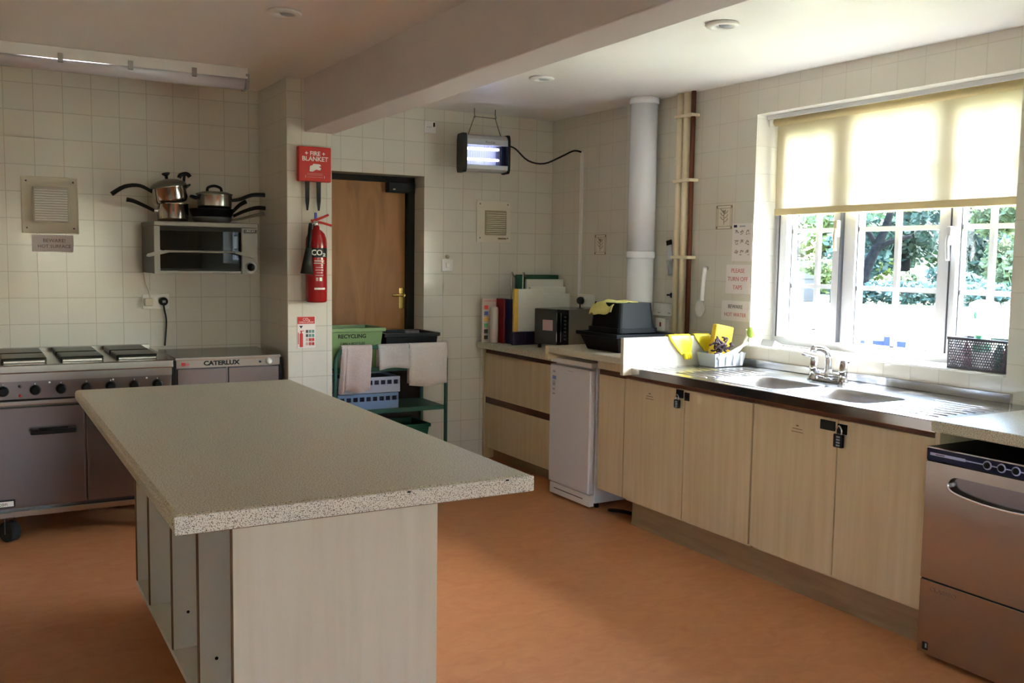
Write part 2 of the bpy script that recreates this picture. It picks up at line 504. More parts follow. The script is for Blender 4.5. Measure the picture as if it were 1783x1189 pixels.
b = BM(); box(b, 3.86, 3.889, 3.3855, 3.3885, 1.022, 2.168); box(b, 3.86, 3.889, 3.8075, 3.8105, 1.022, 2.168); finish('sash_gap', b, GASKET, s1)
bars(2.84, 3.315, 3.085, win, 1.02, 2.17)
s3 = sash(2.412, 2.768, .03, .012, 1.07); bars(2.442, 2.738, 2.592, s3, 1.052, 2.138)
b = BM(); box(b, 3.872, 3.889, 2.768, 2.771, 1.022, 2.168); finish('sash_gap', b, GASKET, s3)
for (y, par, zz) in ((3.40, s1, 1.60), (2.755, s3, 1.555)):
    b = BM(); box(b, 3.835, 3.868, y-.013, y+.013, zz-.04, zz+.045, bev=.005)
    tube(b, [(3.845, y, zz+.01), (3.83, y-.004, zz-.03), (3.835, y-.006, zz-.11)], .009)
    finish('window_handle', b, UPVC if par is s3 else CREAM, par)

# unseen windows added to light the room; window_2 follows the grill reflection
def plain_window(nm, axis, a0, a1, pos, z0, z1, n):
    w = bpy.data.objects.new(nm, None); COL.objects.link(w); w['kind'] = 'structure'
    w.location = (pos, (a0+a1)/2, z0) if axis == 'Y' else ((a0+a1)/2, pos, z0)
    fr = BM(); gl = BM()
    def B(b, s0, s1, t0, t1, th):
        if axis == 'Y': box(b, pos-th, pos+th, s0, s1, t0, t1)
        else: box(b, s0, s1, pos-th, pos+th, t0, t1)
    B(fr, a0, a1, z0, z0+.06, .04); B(fr, a0, a1, z1-.06, z1, .04)
    st = (a1-a0)/n
    for i in range(n+1):
        c = min(max(a0+i*st, a0+.03), a1-.03); B(fr, c-.045 if 0 < i < n else c-.03, c+.045 if 0 < i < n else c+.03, z0+.06, z1-.06, .039)
    for i in range(n):
        B(fr, a0+(i+.5)*st-.012, a0+(i+.5)*st+.012, z0+.06, z1-.06, .015)
        for k in (1, 2, 3):
            zz = z0+(z1-z0)*k/4; B(fr, a0+i*st+.04, a0+(i+1)*st-.04, zz-.012, zz+.012, .014)
    B(gl, a0+.01, a1-.01, z0+.01, z1-.01, .002)
    finish('window_frame', fr, UPVC, w); finish('glass_pane', gl, GLASS, w)
plain_window('window_2', 'Y', -5.2, -4.2, 3.9, 1.3, WZ1, 2)
plain_window('added_window_3', 'X', .9, 2.3, YF-.1, .9, 2.1, 2)
plain_window('added_window_4', 'Y', -3.6, -2.0, XL-.1, .9, 2.1, 4)

# roller blind
rb = thing('roller_blind', 'cream roller blind half drawn over the window above the sink', 'blind', (3.84, 3.11, 1.68))
bm = BM(); 
ys = [2.405 + (3.825-2.405)*i/24 for i in range(25)]
grid = [[bm.verts.new((3.842 + .003*math.sin(i*1.3)*(2.16-z)/.5, y, z)) for z in (2.175, 2.05, 1.9, 1.78, 1.715)] for i, y in enumerate(ys)]
for i in range(24):
    for k in range(4):
        f = bm.faces.new((grid[i][k], grid[i+1][k], grid[i+1][k+1], grid[i][k+1])); f.smooth = True
finish('fabric', bm, BLIND_M, rb)
bm = BM(); cyl(bm, (3.84, 2.385, 2.185), (3.84, 3.845, 2.185), .021); finish('roller', bm, HEM, rb)
bx('hem_bar', HEM, rb, 3.834, 3.85, 2.405, 3.825, 1.683, 1.718, bev=.003)
bx('head_rail', UPVC, rb, 3.79, 3.80, 2.372, 3.855, 2.196, 2.218)
bm = BM()
for y in (2.372, 3.842): box(bm, 3.80, 3.86, y, y+.013, 2.16, 2.219, bev=.004)
finish_split('bracket', bm, WHITE, rb)

# ------------------------------------------------------------------ outdoors
bm = BM(); box(bm, W+.3, W+.58, YF-.3, D+.4, 2.46, 2.56); struct('added_eaves', bm, UPVC)   # unseen eaves added to keep the sun off the blind
LZ = -.2
bm = BM(); box(bm, 4.05, 150, -60, 150, LZ-.1, LZ); box(bm, -60, -2.7, -60, 30, LZ-.1, LZ); box(bm, -2.7, 4.05, -60, -7.3, LZ-.1, LZ); struct('lawn', bm, LAWN_M)
def foliage(blobs, n, size, rng):
    b = BM()
    for _ in range(n):
        c, r = rng.choice(blobs)
        while True:
            d = Vector((rng.gauss(0, 1), rng.gauss(0, 1), rng.gauss(0, 1)))
            if d.length > .1: break
        d.normalize()
        p = Vector(c) + Vector((d.x*r[0], d.y*r[1], d.z*r[2])) * (rng.random() ** .4)
        if p.z < LZ + .02: p.z = LZ + .02 + rng.random()*.2
        s = size * rng.uniform(.6, 1.4)
        u = Vector((rng.gauss(0, 1), rng.gauss(0, 1), rng.gauss(0, 1))).normalized(); w = u.orthogonal().normalized()
        q = [p + u*s, p + w*s*.6, p - u*s, p - w*s*.6]
        b.faces.new([b.verts.new(x) for x in q])
    return b
def at(px_dir, r): return Vector((px_dir[0]*r, px_dir[1]*r, 0))
rng = random.Random(3)
def tree(name, label, dirv, r, crown_z, crown_r, blobs, n, size, lm, trunk=None, group='trees beyond the lawn'):
    c = at(dirv, r)
    t = thing(name, label, 'tree', (c.x, c.y, LZ), group)
    bl = []
    for _ in range(blobs):
        o = Vector((rng.uniform(-1, 1), rng.uniform(-1, 1), rng.uniform(-1, 1)))
        bl.append((c + Vector((o.x*crown_r[0], o.y*crown_r[0], crown_z + o.z*crown_r[1])), (crown_r[0]*.45, crown_r[0]*.45, crown_r[1]*.4)))
    b = BM()
    pts = trunk or [(0, 0, 0), (.1, .1, crown_z*.6), (0, 0, crown_z)]
    rt = (.05 * crown_z + .12) if trunk is None or crown_z > 5.6 else .3
    tube(b, [c + Vector((p[0], p[1], p[2]+LZ)) for p in pts], lambda k: rt*(1-.55*k), 10)
    finish('trunk', b, BARK, t)
    f = finish('crown', foliage(bl, n, size, rng), lm, t, fix=False)
    return t
d1, d2, d3, d4, d5, d6 = (.722, .691), (.745, .667), (.771, .637), (.79, .612), (.824, .567), (.845, .534)
tree('broadleaf_tree', 'light green tree seen through the left window pane', d1, 84, 6.5, (6.2, 6.0), 18, 15000, .38, LEAF_L)
tree('broadleaf_tree', 'yellow-green tree behind the catch of the left casement', d2, 70, 6.0, (4.4, 5.2), 16, 10000, .28, LEAF_L, [(0, 0, 0), (-.3, .3, 2.2), (.5, -.3, 3.4), (1.2, -.8, 4.6)])
t3 = tree('leaning_tree', 'dark leaning trunk with forked branches, seen through the middle panes', d3, 43, 5.4, (2.9, 2.0), 9, 2600, .15, LEAF_M, [(-.3, .36, 0), (-.16, .2, 1.2), (0, 0, 1.9), (.26, -.31, 2.9), (.45, -.54, 3.9)], None)
c3 = at(d3, 43); b = BM()
tube(b, [c3 + Vector((0, 0, 1.8)), c3 + Vector((.38, -.46, 2.35)), c3 + Vector((1.0, -1.2, 2.65))], lambda k: .15*(1-.5*k), 8)
tube(b, [c3 + Vector((.1, -.12, 2.3)), c3 + Vector((-.3, .36, 3.2)), c3 + Vector((-.9, 1.1, 3.7)), c3 + Vector((-1.6, 1.9, 3.8))], lambda k: .12*(1-.5*k), 8)
finish('branch', b, BARK, t3)
tree('broadleaf_tree', 'broad blue-green tree filling the middle right panes', d4, 57, 4.3, (3.8, 4.4), 16, 12000, .23, LEAF_D)
tree('broadleaf_tree', 'tall dark green tree behind the spray bottle', d5, 78, 5.4, (4.0, 5.2), 18, 13000, .3, LEAF_M)
tree('broadleaf_tree', 'pale green tree at the right edge of the window', d6, 52, 2.4, (1.9, 2.6), 12, 5000, .2, LEAF_P)
def bush(name, label, cat, dirv, r, size, n, lm, ls, group=None):
    c = at(dirv, r); bl = [(c + Vector((rng.uniform(-.8, .8)*size[0], rng.uniform(-.8, .8)*size[0], LZ + size[1]*rng.uniform(.3, .9))), (size[0]*.5, size[0]*.5, size[1]*.4)) for _ in range(8)]
    o = finish(name, foliage(bl, n, ls, rng), lm, None, fix=False); tag(o, label, cat, group)
bush('shrub', 'sunlit pale yellow-green shrub beneath the left tree', 'shrub', (.742, .670), 50, (1.3, 1.6), 900, LEAF_L, .16)
bush('shrub', 'pale shrub in front of the blue-green tree', 'shrub', (.792, .610), 48, (1.1, 1.2), 1000, LEAF_P, .16)
bush('shrub', 'dark shrub at the foot of the tree on the far left', 'shrub', (.723, .690), 54, (1.5, 1.4), 1000, LEAF_D, .16)
bush('shrub', 'dark rounded shrub behind the right casement', 'shrub', (.818, .575), 48, (.95, 1.6), 1100, LEAF_D, .16)
bm_bl = []
for i in range(26):
    t = i/25; d = Vector((.762, .648, 0)).lerp(Vector((.85, .527, 0)), t).normalized()
    bm_bl.append((at(d, 43) + Vector((0, 0, LZ+.5)), (.8, .8, .5)))
o = finish('hedge', foliage(bm_bl, 4200, .12, rng), LEAF_D, None, fix=False); tag(o, 'low clipped dark hedge along the far edge of the lawn', 'hedge')
# bin post and shed block at the lawn's far edge on the left
c = at((.7505, .661), 42); b = BM(); box(b, c.x-.18, c.x+.18, c.y-.18, c.y+.18, LZ, LZ+.95, bev=.03)
tag(finish('litter_bin', b, BLACK), 'small dark bin standing at the far edge of the lawn', 'bin')
c = at((.722, .691), 43); b = BM(); box(b, c.x-.9, c.x+.9, c.y-.6, c.y+.6, LZ, LZ+1.0, bev=.02); prism(b, [(c.x-1, LZ+1.0), (c.x+1, LZ+1.0), (c.x, LZ+1.25)], 'XZ', c.y-.65, c.y+.65)
tag(finish('garden_shed', b, mat('shed_dark', '#26282c', .8)), 'low grey shed at the far left edge of the lawn', 'shed')
gb = at((.777, .629), 19.6); g = thing('garden_bench', 'low blue bench out on the sunlit lawn', 'bench', (gb.x, gb.y, LZ))
rd = Vector((.629, -.777, 0)); fd = Vector((.777, .629, 0))
Mg = Matrix((( rd.x, fd.x, 0, gb.x), (rd.y, fd.y, 0, gb.y), (0, 0, 1, LZ), (0, 0, 0, 1)))
for a0, a1 in ((-.82, -.24), (-.1, .5)): bx('seat_plank', BLUEW, g, a0, a1, -.06, .06, .05, .17, M=Mg)
bx('support_post', BLUEW, g, .1, .3, -.08, -.06, 0, .26, M=Mg); 

# ------------------------------------------------------------------ ceiling things
def downlight(x, y, label):
    z = zc(y)
    t = thing('recessed_downlight', label, 'ceiling light', (x, y, z-.014), 'recessed ceiling downlights')
    b = BM(); lathe(b, [(.068, .012), (.07, .006), (.064, 0), (.045, -.001), (.038, .006), (.036, .016)], (x, y, z-.014)); finish('trim_ring', b, WHITE, t)
    b = BM(); lathe(b, [(.034, .012), (.03, .004), (.012, .001)], (x+.012, y-.012, z-.017), 18); finish('lamp', b, GREYPL, t)
downlight(1.14, 3.875, 'round white downlight in the ceiling left of the beam')
downlight(2.745, 4.504, 'small white downlight near the far end of the beam')
downlight(2.712, 3.033, 'white downlight in the bright ceiling before the window')
sl = thing('strip_light', 'long white fluorescent strip light along the ceiling over the cooker', 'ceiling light', (.4, 5.24, 2.33))
zt = zc(5.24) - .001
bx('body', WHITE, sl, -.45, 1.33, 5.19, 5.29, zt-.055, zt, bev=.004)
bm = BM(); prism(bm, [(5.24 + .05*math.sin(a), zt-.058 - .045*(1-math.cos(a))*0 - .055*math.cos(a)*.95) for a in [(-PI/2)+PI*i/12 for i in range(13)]], 'YZ', -.44, 1.315)
for f in bm.faces:
    if len(f.verts) == 4: f.smooth = True
finish('diffuser', bm, mat('frosted_diffuser', '#c9c3c8', .25), sl)
bm = BM()
for x in (.42, .74, 1.05): box(bm, x-.012, x+.012, 5.182, 5.192, zt-.075, zt-.03, bev=.002)
finish_split('clip', bm, STEEL, sl)
bx('end_cap', GREYPL, sl, 1.316, 1.336, 5.188, 5.292, zt-.11, zt-.03, bev=.004)
bx('side_rail', WHITE, sl, -.45, 1.325, 5.185, 5.189, zt-.058, zt-.046)

# ------------------------------------------------------------------ cooker
ck = thing('electric_range', 'wide stainless steel range cooker with six hotplates on casters', 'cooker', (.45, 5.48, 0))
bx('body', STEEL_D, ck, .0, .90, 5.16, 5.86, .165, .80)
bm = BM(); box(bm, -.005, .908, 5.10, 5.87, .84, .882, bev=.006); box(bm, 0, .903, 5.125, 5.16, .80, .84); finish('hob_top', bm, STEEL, ck)
bx('hob_rim', STEEL, ck, 0, .90, 5.80, 5.86, .882, .90)
cp = bx('control_panel', STEEL_D, ck, .0, .902, 5.13, 5.16, .71, .82, bev=.003)
bx('ledge', STEEL, ck, .0, .903, 5.105, 5.16, .685, .708, bev=.004)
for x in (.128, .266, .381, .496, .608, .72, .832):
    b = BM(); lathe(b, [(.025, 0), (.025, .008), (.021, .012), (.019, .028), (.015, .03)], (x, 5.13, .755), 24, 'Y')
    k = finish('knob', b, BLACK, ck)
    bx('pointer', WHITEINK, k, x-.002, x+.002, 5.128, 5.1295, .781, .789)
for z, mm, nm in ((.776, DKGREY, 'pilot_light'), (.73, RED, 'warning_light')):
    b = BM(); lathe(b, [(.008, 0), (.007, .006), (.001, .008)], (.2, 5.13, z), 14, 'Y'); finish(nm, b, mm, ck)
for x in (.33, .6+.02, .78): bx('dial_mark', WHITEINK, ck, x-.004, x+.004, 5.1285, 5.13, .785, .793)
for x0, x1, h0, h1 in ((.012, .482, .236, .447), (.49, .896, .54, .75)):
    d = bx('oven_door', STEEL_D, ck, x0, x1, 5.13, 5.16, .178, .672, bev=.004)
    b = BM(); box(b, h0, h1, 5.075, 5.10, .54, .565, bev=.008); box(b, h0+.012, h0+.04, 5.10, 5.13, .542, .563); box(b, h1-.04, h1-.012, 5.10, 5.13, .542, .563)
    finish('door_handle', b, BLACK, d)
bx('base_rail', STEEL, ck, .0, .90, 5.12, 5.20, .135, .165, bev=.003)
bd = bx('badge', BLACK, ck, .03, .165, 5.124, 5.13, .186, .224)
bx('badge_plate', WHITE, bd, .038, .158, 5.1225, 5.124, .192, .217)
lettering('Falcon', .026, BLACK, bd, (.098, 5.1218, .205), RX)
for i in range(3):
    for j in range(2):
        x0 = .125 + i*.26; y0 = 5.185 + j*.29
        b = BM(); box(b, x0, x0+.2, y0, y0+.25, .882, .907, bev=.006); finish('hotplate', b, IRON, ck)
        if j == 0: bx('plate_trim', STEEL, ck, x0+.01, x0+.19, y0-.006, y0-.001, .884, .893)
for x, y in ((.14, 5.2), (.80, 5.2), (.14, 5.78), (.80, 5.78)):
    b = BM(); cyl(b, (x-.02, y-.014, .05), (x+.02, y+.014, .05), .05, n=24); c = finish('caster', b, RUBBER, ck)
    b = BM(); box(b, x-.024, x-.019, y-.018, y+.018, .04, .12); box(b, x+.019, x+.024, y-.018, y+.018, .04, .12); box(b, x-.024, x+.024, y-.025, y+.025, .118, .135); finish('caster_fork', b, DKGREY, c)

# hot cupboard
hc = thing('hot_cupboard', 'stainless hot cupboard in the corner between cooker and tiled pier', 'hot cupboard', (1.26, 5.64, 0))
bx('body', STEEL_D, hc, .972, 1.545, 5.40, 5.90, .06, .80)
bx('top', STEEL, hc, .965, 1.55, 5.375, 5.905, .843, .86, bev=.003)
bx('control_strip', STEEL, hc, .972, 1.543, 5.38, 5.41, .802, .843)
bm = BM(); box(bm, .955, .972, 5.385, 5.42, .06, .845); box(bm, 1.545, 1.56, 5.385, 5.42, .06, .845); finish_split('corner_post', bm, BLACK, hc)
for x0, x1 in ((.978, 1.244), (1.256, 1.54)): bx('sliding_door', STEEL_D, hc, x0, x1, 5.385, 5.40, .10, .795, bev=.003)
bm = BM(); box(bm, .975, 1.54, 5.42, 5.88, 0, .06); finish('plinth', bm, BLACK, hc)
lettering('CATERLUX', .034, BLACK, hc, (1.215, 5.379, .823), RX, sx=1.15, bold=.0015)
bx('red_mark', RED, hc, .998, 1.018, 5.3785, 5.38, .813, .832); bx('rating_marks', REDINK, hc, 1.022, 1.04, 5.3785, 5.38, .813, .828)
b = BM(); lathe(b, [(.007, 0), (.006, .006), (.001, .007)], (1.43, 5.38, .822), 14, 'Y'); finish('indicator', b, BLACK, hc)
b = BM(); lathe(b, [(.018, 0), (.018, .004), (.014, .007), (.013, .02), (.001, .021)], (1.48, 5.38, .823), 20, 'Y'); finish('thermostat_knob', b, WHITE, hc)

# salamander grill on the wall
gr = thing('salamander_grill', 'wall-mounted stainless grill with black front under the pans', 'grill', (1.17, 5.71, 1.312))
bm = BM()
box(bm, .888, .918, 5.50, 5.92, 1.318, 1.578); box(bm, 1.362, 1.452, 5.50, 5.92, 1.318, 1.578); box(bm, .918, 1.362, 5.88, 5.92, 1.318, 1.578); box(bm, .918, 1.362, 5.52, 5.88, 1.318, 1.332)
finish('shell', bm, GRILL_S, gr)
bm = BM(); box(bm, .885, 1.455, 5.495, 5.92, 1.578, 1.607, bev=.004); finish('top_plate', bm, GRILL_S, gr)
bm = BM(); box(bm, .92, 1.36, 5.53, 5.87, 1.333, 1.576); finish('cavity', bm, BLACK_G, gr)
bm = BM(); box(bm, .919, 1.361, 5.505, 5.527, 1.556, 1.577); box(bm, .919, 1.361, 5.505, 5.527, 1.333, 1.345); finish('front_rail', bm, BLACK, gr)
bm = BM()
box(bm, .945, 1.33, 5.500, 5.525, 1.434, 1.447, bev=.003)
for s, x in ((-1, .93), (1, 1.345)):
    prism(bm, [(x+s*.004, 1.440), (x+s*.012, 1.447), (x+s*.085, 1.424), (x+s*.09, 1.412), (x+s*.075, 1.408), (x-s*.03, 1.434)], 'XZ', 5.462, 5.485)
    box(bm, min(x-s*.025, x), max(x-s*.025, x), 5.47, 5.51, 1.434, 1.445)
finish('grill_pan_rack', bm, GRILL_S, gr)
pn = bx('control_panel', GRILL_S, gr, 1.366, 1.45, 5.494, 5.50, 1.32, 1.577)
b = BM(); lathe(b, [(.022, 0), (.022, .006), (.018, .01), (.016, .025), (.001, .026)], (1.413, 5.494, 1.356), 24, 'Y'); finish('knob', b, BLACK, pn)
b = BM(); lathe(b, [(.034, 0), (.034, .0015)], (1.413, 5.494, 1.356), 24, 'Y'); finish('dial', b, GREYPL, pn)
bx('name_plate', BLACK, pn, 1.374, 1.446, 5.4925, 5.494, 1.572-.022, 1.574-.004); lettering('LINCAT', .016, WHITEINK, pn, (1.41, 5.4922, 1.561), RX)
bm = BM(); box(bm, .90, .94, 5.905, D, 1.34, 1.40); box(bm, 1.40, 1.44, 5.905, D, 1.34, 1.40); finish_split('wall_bracket', bm, STEEL_D, gr)

# pans on top of the grill
def handle(parent, pts, m=BLACK, r=.012, name='handle'):
    b = BM(); tube(b, pts, lambda t: r*(.75+.35*t), 10); return finish(name, b, m, parent)
POT = mat('pan_stainless', '#b9b2ab', .12, 1)
z0 = 1.607
p = thing('saucepan', 'steel saucepan at the bottom of the left stack on the grill', 'pan', (1.02, 5.68, z0), 'pans on the grill')
b = BM(); lathe(b, [(.07, 0), (.082, .006), (.085, .02), (.085, .1), (.089, .104), (.086, .105), (.081, .102), (.08, .012), (.001, .011)], (1.02, 5.68, z0), 36); finish('pan_body', b, POT, p)
bx('handle_ferrule', CHROME, p, .918, .94, 5.67, 5.69, z0+.052, z0+.068, bev=.004)
handle(p, [(.925, 5.68, z0+.058), (.87, 5.678, z0+.085), (.81, 5.676, z0+.11), (.775, 5.675, z0+.116)])
p2 = thing('lidded_saucepan', 'tilted steel saucepan with domed lid resting on the lower saucepan', 'pan', (1.02, 5.68, z0+.10), 'pans on the grill')
Mt = Matrix.Translation((1.014, 5.68, z0+.109)) @ Matrix.Rotation(math.radians(-10), 4, 'Y')
def L2(prof, n=36):
    b = BM(); lathe(b, prof, (0, 0, 0), n, 'Z', Mt); return b
finish('pan_body', L2([(.075, -.004), (.088, .004), (.093, .02), (.096, .082), (.1, .088), (.096, .09), (.001, .086)]), POT, p2)
lid = finish('lid', L2([(.101, .09), (.102, .094), (.086, .112), (.054, .127), (.02, .133), (.001, .134)]), mat('lid_steel', '#8f8f8a', .28, 1), p2)
finish('lid_knob', L2([(.008, .13), (.009, .15), (.02, .158), (.024, .165), (.018, .17), (.001, .171)], 20), BLACK, lid)
handle(p2, [Mt @ Vector(q) for q in [(-.088, 0, .07), (-.15, .0, .115), (-.23, 0, .12), (-.305, 0, .088)]])
b = BM(); tube(b, [Mt @ Vector(q) for q in [(.086, -.035, .07), (.112, -.03, .085), (.114, .03, .085), (.086, .035, .07)]], .006); finish('side_handle', b, BLACK, p2)
b = BM(); cyl(b, Mt @ Vector((.085, 0, .095)), Mt @ Vector((.098, 0, .14)), .008, n=10); tube(b, [Mt @ Vector(q) for q in [(.068, 0, .132), (.078, 0, .146), (.1, 0, .15), (.118, 0, .146), (.128, 0, .13)]], .012); finish('loop_handle', b, BLACK, p2)
p3 = thing('shallow_pan', 'pale shallow pan at the bottom of the right stack on the grill', 'pan', (1.24, 5.69, z0), 'pans on the grill')
b = BM(); lathe(b, [(.085, 0), (.095, .003), (.112, .03), (.113, .034), (.108, .033), (.09, .01), (.001, .008)], (1.24, 5.69, z0), 36); finish('pan_body', b, mat('pan_pale', '#8f8f8c', .35, .6), p3)
handle(p3, [(1.345, 5.69, z0+.02), (1.40, 5.686, z0+.03), (1.47, 5.68, z0+.05), (1.54, 5.675, z0+.068)], mat('pan_grey_handle', '#7b776c', .5), .009)
p4 = thing('frying_pan', 'black frying pan in the middle of the right stack', 'pan', (1.24, 5.69, z0+.035), 'pans on the grill')
b = BM(); lathe(b, [(.1, 0), (.11, .003), (.125, .04), (.13, .047), (.124, .046), (.105, .01), (.001, .009)], (1.24, 5.69, z0+.035), 36); finish('pan_body', b, BLACK, p4)
handle(p4, [(1.36, 5.68, z0+.045), (1.42, 5.676, z0+.075), (1.49, 5.67, z0+.098), (1.545, 5.668, z0+.098)])
handle(p4, [(1.36, 5.70, z0+.07), (1.40, 5.70, z0+.11), (1.44, 5.70, z0+.135)], name='back_handle')
p5 = thing('stockpot', 'steel pot with flat lid on top of the black frying pan', 'pan', (1.255, 5.69, z0+.083), 'pans on the grill')
b = BM(); lathe(b, [(.08, 0), (.094, .006), (.097, .02), (.098, .076), (.102, .082), (.001, .08)], (1.255, 5.69, z0+.083), 40); finish('pan_body', b, mat('pot_satin', '#b5b0a8', .25, 1), p5)
b = BM(); lathe(b, [(.104, .082), (.104, .086), (.07, .098), (.03, .103), (.001, .104)], (1.255, 5.69, z0+.083), 40); lid = finish('lid', b, mat('lid_glass', '#8d8b7c', .15, .5), p5)
b = BM(); tube(b, [(1.215, 5.69, z0+.183), (1.22, 5.69, z0+.205), (1.255, 5.69, z0+.216), (1.29, 5.69, z0+.205), (1.296, 5.69, z0+.183)], .008); finish('lid_handle', b, BLACK, lid)
handle(p5, [(1.345, 5.69, z0+.135), (1.40, 5.688, z0+.145), (1.47, 5.68, z0+.172), (1.545, 5.675, z0+.176)])
b = BM(); tube(b, [(1.165, 5.66, z0+.14), (1.128, 5.668, z0+.15), (1.128, 5.712, z0+.15), (1.165, 5.72, z0+.14)], .008); finish('side_handle', b, BLACK, p5)

# wall vents
def vent(name, label, x0, x1, z0, z1, gx0, gx1, gz0, gz1, dep, gm, nsl, txt=None):
    t = thing(name, label, 'vent', ((x0+x1)/2, D, z0))
    bx('cover_plate', CREAMP, t, x0, x1, D-.012, D, z0, z1, bev=.003)
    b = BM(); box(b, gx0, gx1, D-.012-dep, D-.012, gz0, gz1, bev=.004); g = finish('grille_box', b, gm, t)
    b = BM(); st = (gz1-gz0-.016)/nsl
    for i in range(nsl):
        z = gz0 + .008 + i*st
        prism(b, [(D-.012-dep, z), (D-.020-dep, z+st*.15), (D-.020-dep, z+st*.4), (D-.012-dep, z+st*.6)], 'YZ', gx0+.008, gx1-.008)
    finish('slat', b, WHITE if dep > .02 else CREAMP, g)
    b = BM()
    for x in (x0+.025, x1-.025):
        for z in (z0+.03, z1-.025): lathe(b, [(.005, 0), (.004, .003), (.001, .0035)], (x, D-.012, z), 10, 'Y')
    finish_split('screw', b, DKGREY, t)
    if txt: bx('maker_plate', BROWNINK, t, gx1-.065, gx1+.002, D-.0135, D-.012, z0+.022, z0+.033)
vent('extractor_vent', 'cream wall vent with protruding slatted box left of the grill', .265, .552, 1.53, 1.843, .32, .50, 1.592, 1.786, .045, mat('vent_white_box', '#b9b4a8', .4), 13)
vent('wall_vent', 'cream wall vent with flat shade-brown grille under the fly killer', 3.098, 3.37, 1.542, 1.834, 3.16, 3.332, 1.593, 1.765, .004, GRILLE_SHADE, 11, True)
n = thing('paper_notice', 'white notice reading beware hot surface below the left vent', 'notice', (.417, D-.001, 1.43))
bx('sheet', PAPER, n, .312, .522, D-.0025, D-.0005, 1.428, 1.522)
lettering('BEWARE!', .028, GREYINK, n, (.425, D-.003, 1.49), RX); lettering('HOT SURFACE', .026, GREYINK, n, (.425, D-.003, 1.458), RX)

# sockets by the cooker
so = thing('double_socket', 'white double wall socket between cooker and grill', 'socket', (.963, D, 1.10), 'wall sockets')
bx('face_plate', WHITE, so, .885, 1.035, D-.012, D, 1.10, 1.188, bev=.003)
bx('rocker', WHITEINK, so, .952, .965, D-.016, D-.012, 1.15, 1.17)
pg = thing('white_plug', 'white plug with thin cable rising to the grill', 'plug', (.918, 5.905, 1.125))
bx('plug_body', CREAMP, pg, .893, .94, D-.045, D-.0125, 1.118, 1.165, bev=.006)
b = BM(); tube(b, [(.925, D-.03, 1.163), (.92, D-.012, 1.21), (.905, D-.008, 1.26), (.895, D-.008, 1.325)], .004, 8); finish('cable', b, CREAMP, pg)
pg = thing('black_plug', 'black plug with cable hanging behind the cooker', 'plug', (1.0, 5.905, 1.12))
b = BM(); lathe(b, [(.024, 0), (.025, .02), (.021, .032), (.001, .033)], (1.0, D-.0125, 1.145), 20, 'Y'); finish('plug_body', b, BLACK, pg)
bx('plug_face', GREYPL, pg, .991, 1.009, D-.047, D-.0455, 1.138, 1.152)
b = BM(); tube(b, [(1.0, D-.03, 1.122), (1.006, D-.02, 1.09), (1.016, D-.014, 1.04), (1.014, D-.012, .97), (1.006, D-.012, .88)], .005, 8); finish('cable', b, BLACK, pg)

# ------------------------------------------------------------------ pier: fire gear
fb = thing('fire_blanket', 'red fire blanket box with two black tapes on the tiled pier', 'fire blanket', (1.73, PY-.03, 1.85))
bx('case', RED, fb, 1.634, 1.826, PY-.045, PY, 1.848, 2.044, bev=.006)
yy = PY-.0455
lettering('+ FIRE +', .034, WHITEINK, fb, (1.73, yy, 2.004), RX, bold=.0006); lettering('BLANKET', .036, WHITEINK, fb, (1.73, yy, 1.974), RX, bold=.0006)
b = BM(); prism(b, [(1.697, 1.905), (1.70, 1.935), (1.715, 1.94), (1.72, 1.948), (1.76, 1.946), (1.765, 1.936), (1.75, 1.932), (1.765, 1.925), (1.76, 1.912), (1.735, 1.916), (1.715, 1.902)], 'XZ', yy-.001, yy+.0006); finish('pictogram', b, WHITEINK, fb)
b = BM()
for z in (1.892, 1.884, 1.872): box(b, 1.682, 1.775, yy-.001, yy+.0006, z, z+.0015)
for x in (1.674, 1.784): box(b, x-.002, x+.002, yy-.001, yy+.0006, 1.868, 1.882)
finish_split('small_print', b, PINK, fb)
for x in (1.69, 1.757):
    b = BM(); prism(b, [(x-.012, 1.85), (x+.012, 1.85), (x+.011, 1.74), (x+.004, 1.685), (x-.004, 1.685), (x-.011, 1.74)], 'XZ', PY-.03, PY-.022); finish('pull_tape', b, BLACK_M, fb)
fe = thing('fire_extinguisher', 'red carbon dioxide fire extinguisher with black horn on the tiled pier', 'fire extinguisher', (1.728, PY-.065, 1.16))
ex, ey = 1.728, PY-.066
b = BM(); lathe(b, [(.05, 0), (.057, .004), (.06, .012), (.06, .335), (.057, .365), (.047, .392), (.03, .41), (.02, .416), (.018, .435), (.001, .436)], (ex, ey, 1.162), 40); finish('cylinder', b, RED_G, fe)
def wrap(name, m, a0, a1, z0, z1, r=.0606):
    b = BM(); n = 10
    A = [[b.verts.new((ex + r*math.sin(a0+(a1-a0)*i/n), ey - r*math.cos(a0+(a1-a0)*i/n), z)) for z in (z0, z1)] for i in range(n+1)]
    for i in range(n):
        f = b.faces.new((A[i][0], A[i+1][0], A[i+1][1], A[i][1])); f.smooth = True
    return finish(name, b, m, fe, fix=False)
wrap('black_band', BLACK, -1.0, 1.45, 1.418, 1.472)
for z0_, z1_, a in ((1.395, 1.402, .5), (1.383, 1.388, .55), (1.36, 1.364, .35), (1.345, 1.349, .4), (1.33, 1.334, .3), (1.315, 1.319, .38)): wrap('label_print', PINK, -a, a, z0_, z1_)
wrap('class_badge', PINK, -.35, -.12, 1.285, 1.305); wrap('class_badge', WHITEINK, -.02, .25, 1.285, 1.305); wrap('maker_print', WHITEINK, -.5, .6, 1.236, 1.247)
lettering('CO₂', .043, WHITEINK, fe, (ex-.008, ey-.0645, 1.444), RX, bold=.0008)
b = BM(); cyl(b, (ex-.005, ey, 1.59), (ex-.005, ey, 1.625), .018); cyl(b, (ex-.035, ey, 1.605), (ex-.005, ey, 1.605), .011); finish('valve', b, CHROME, fe)
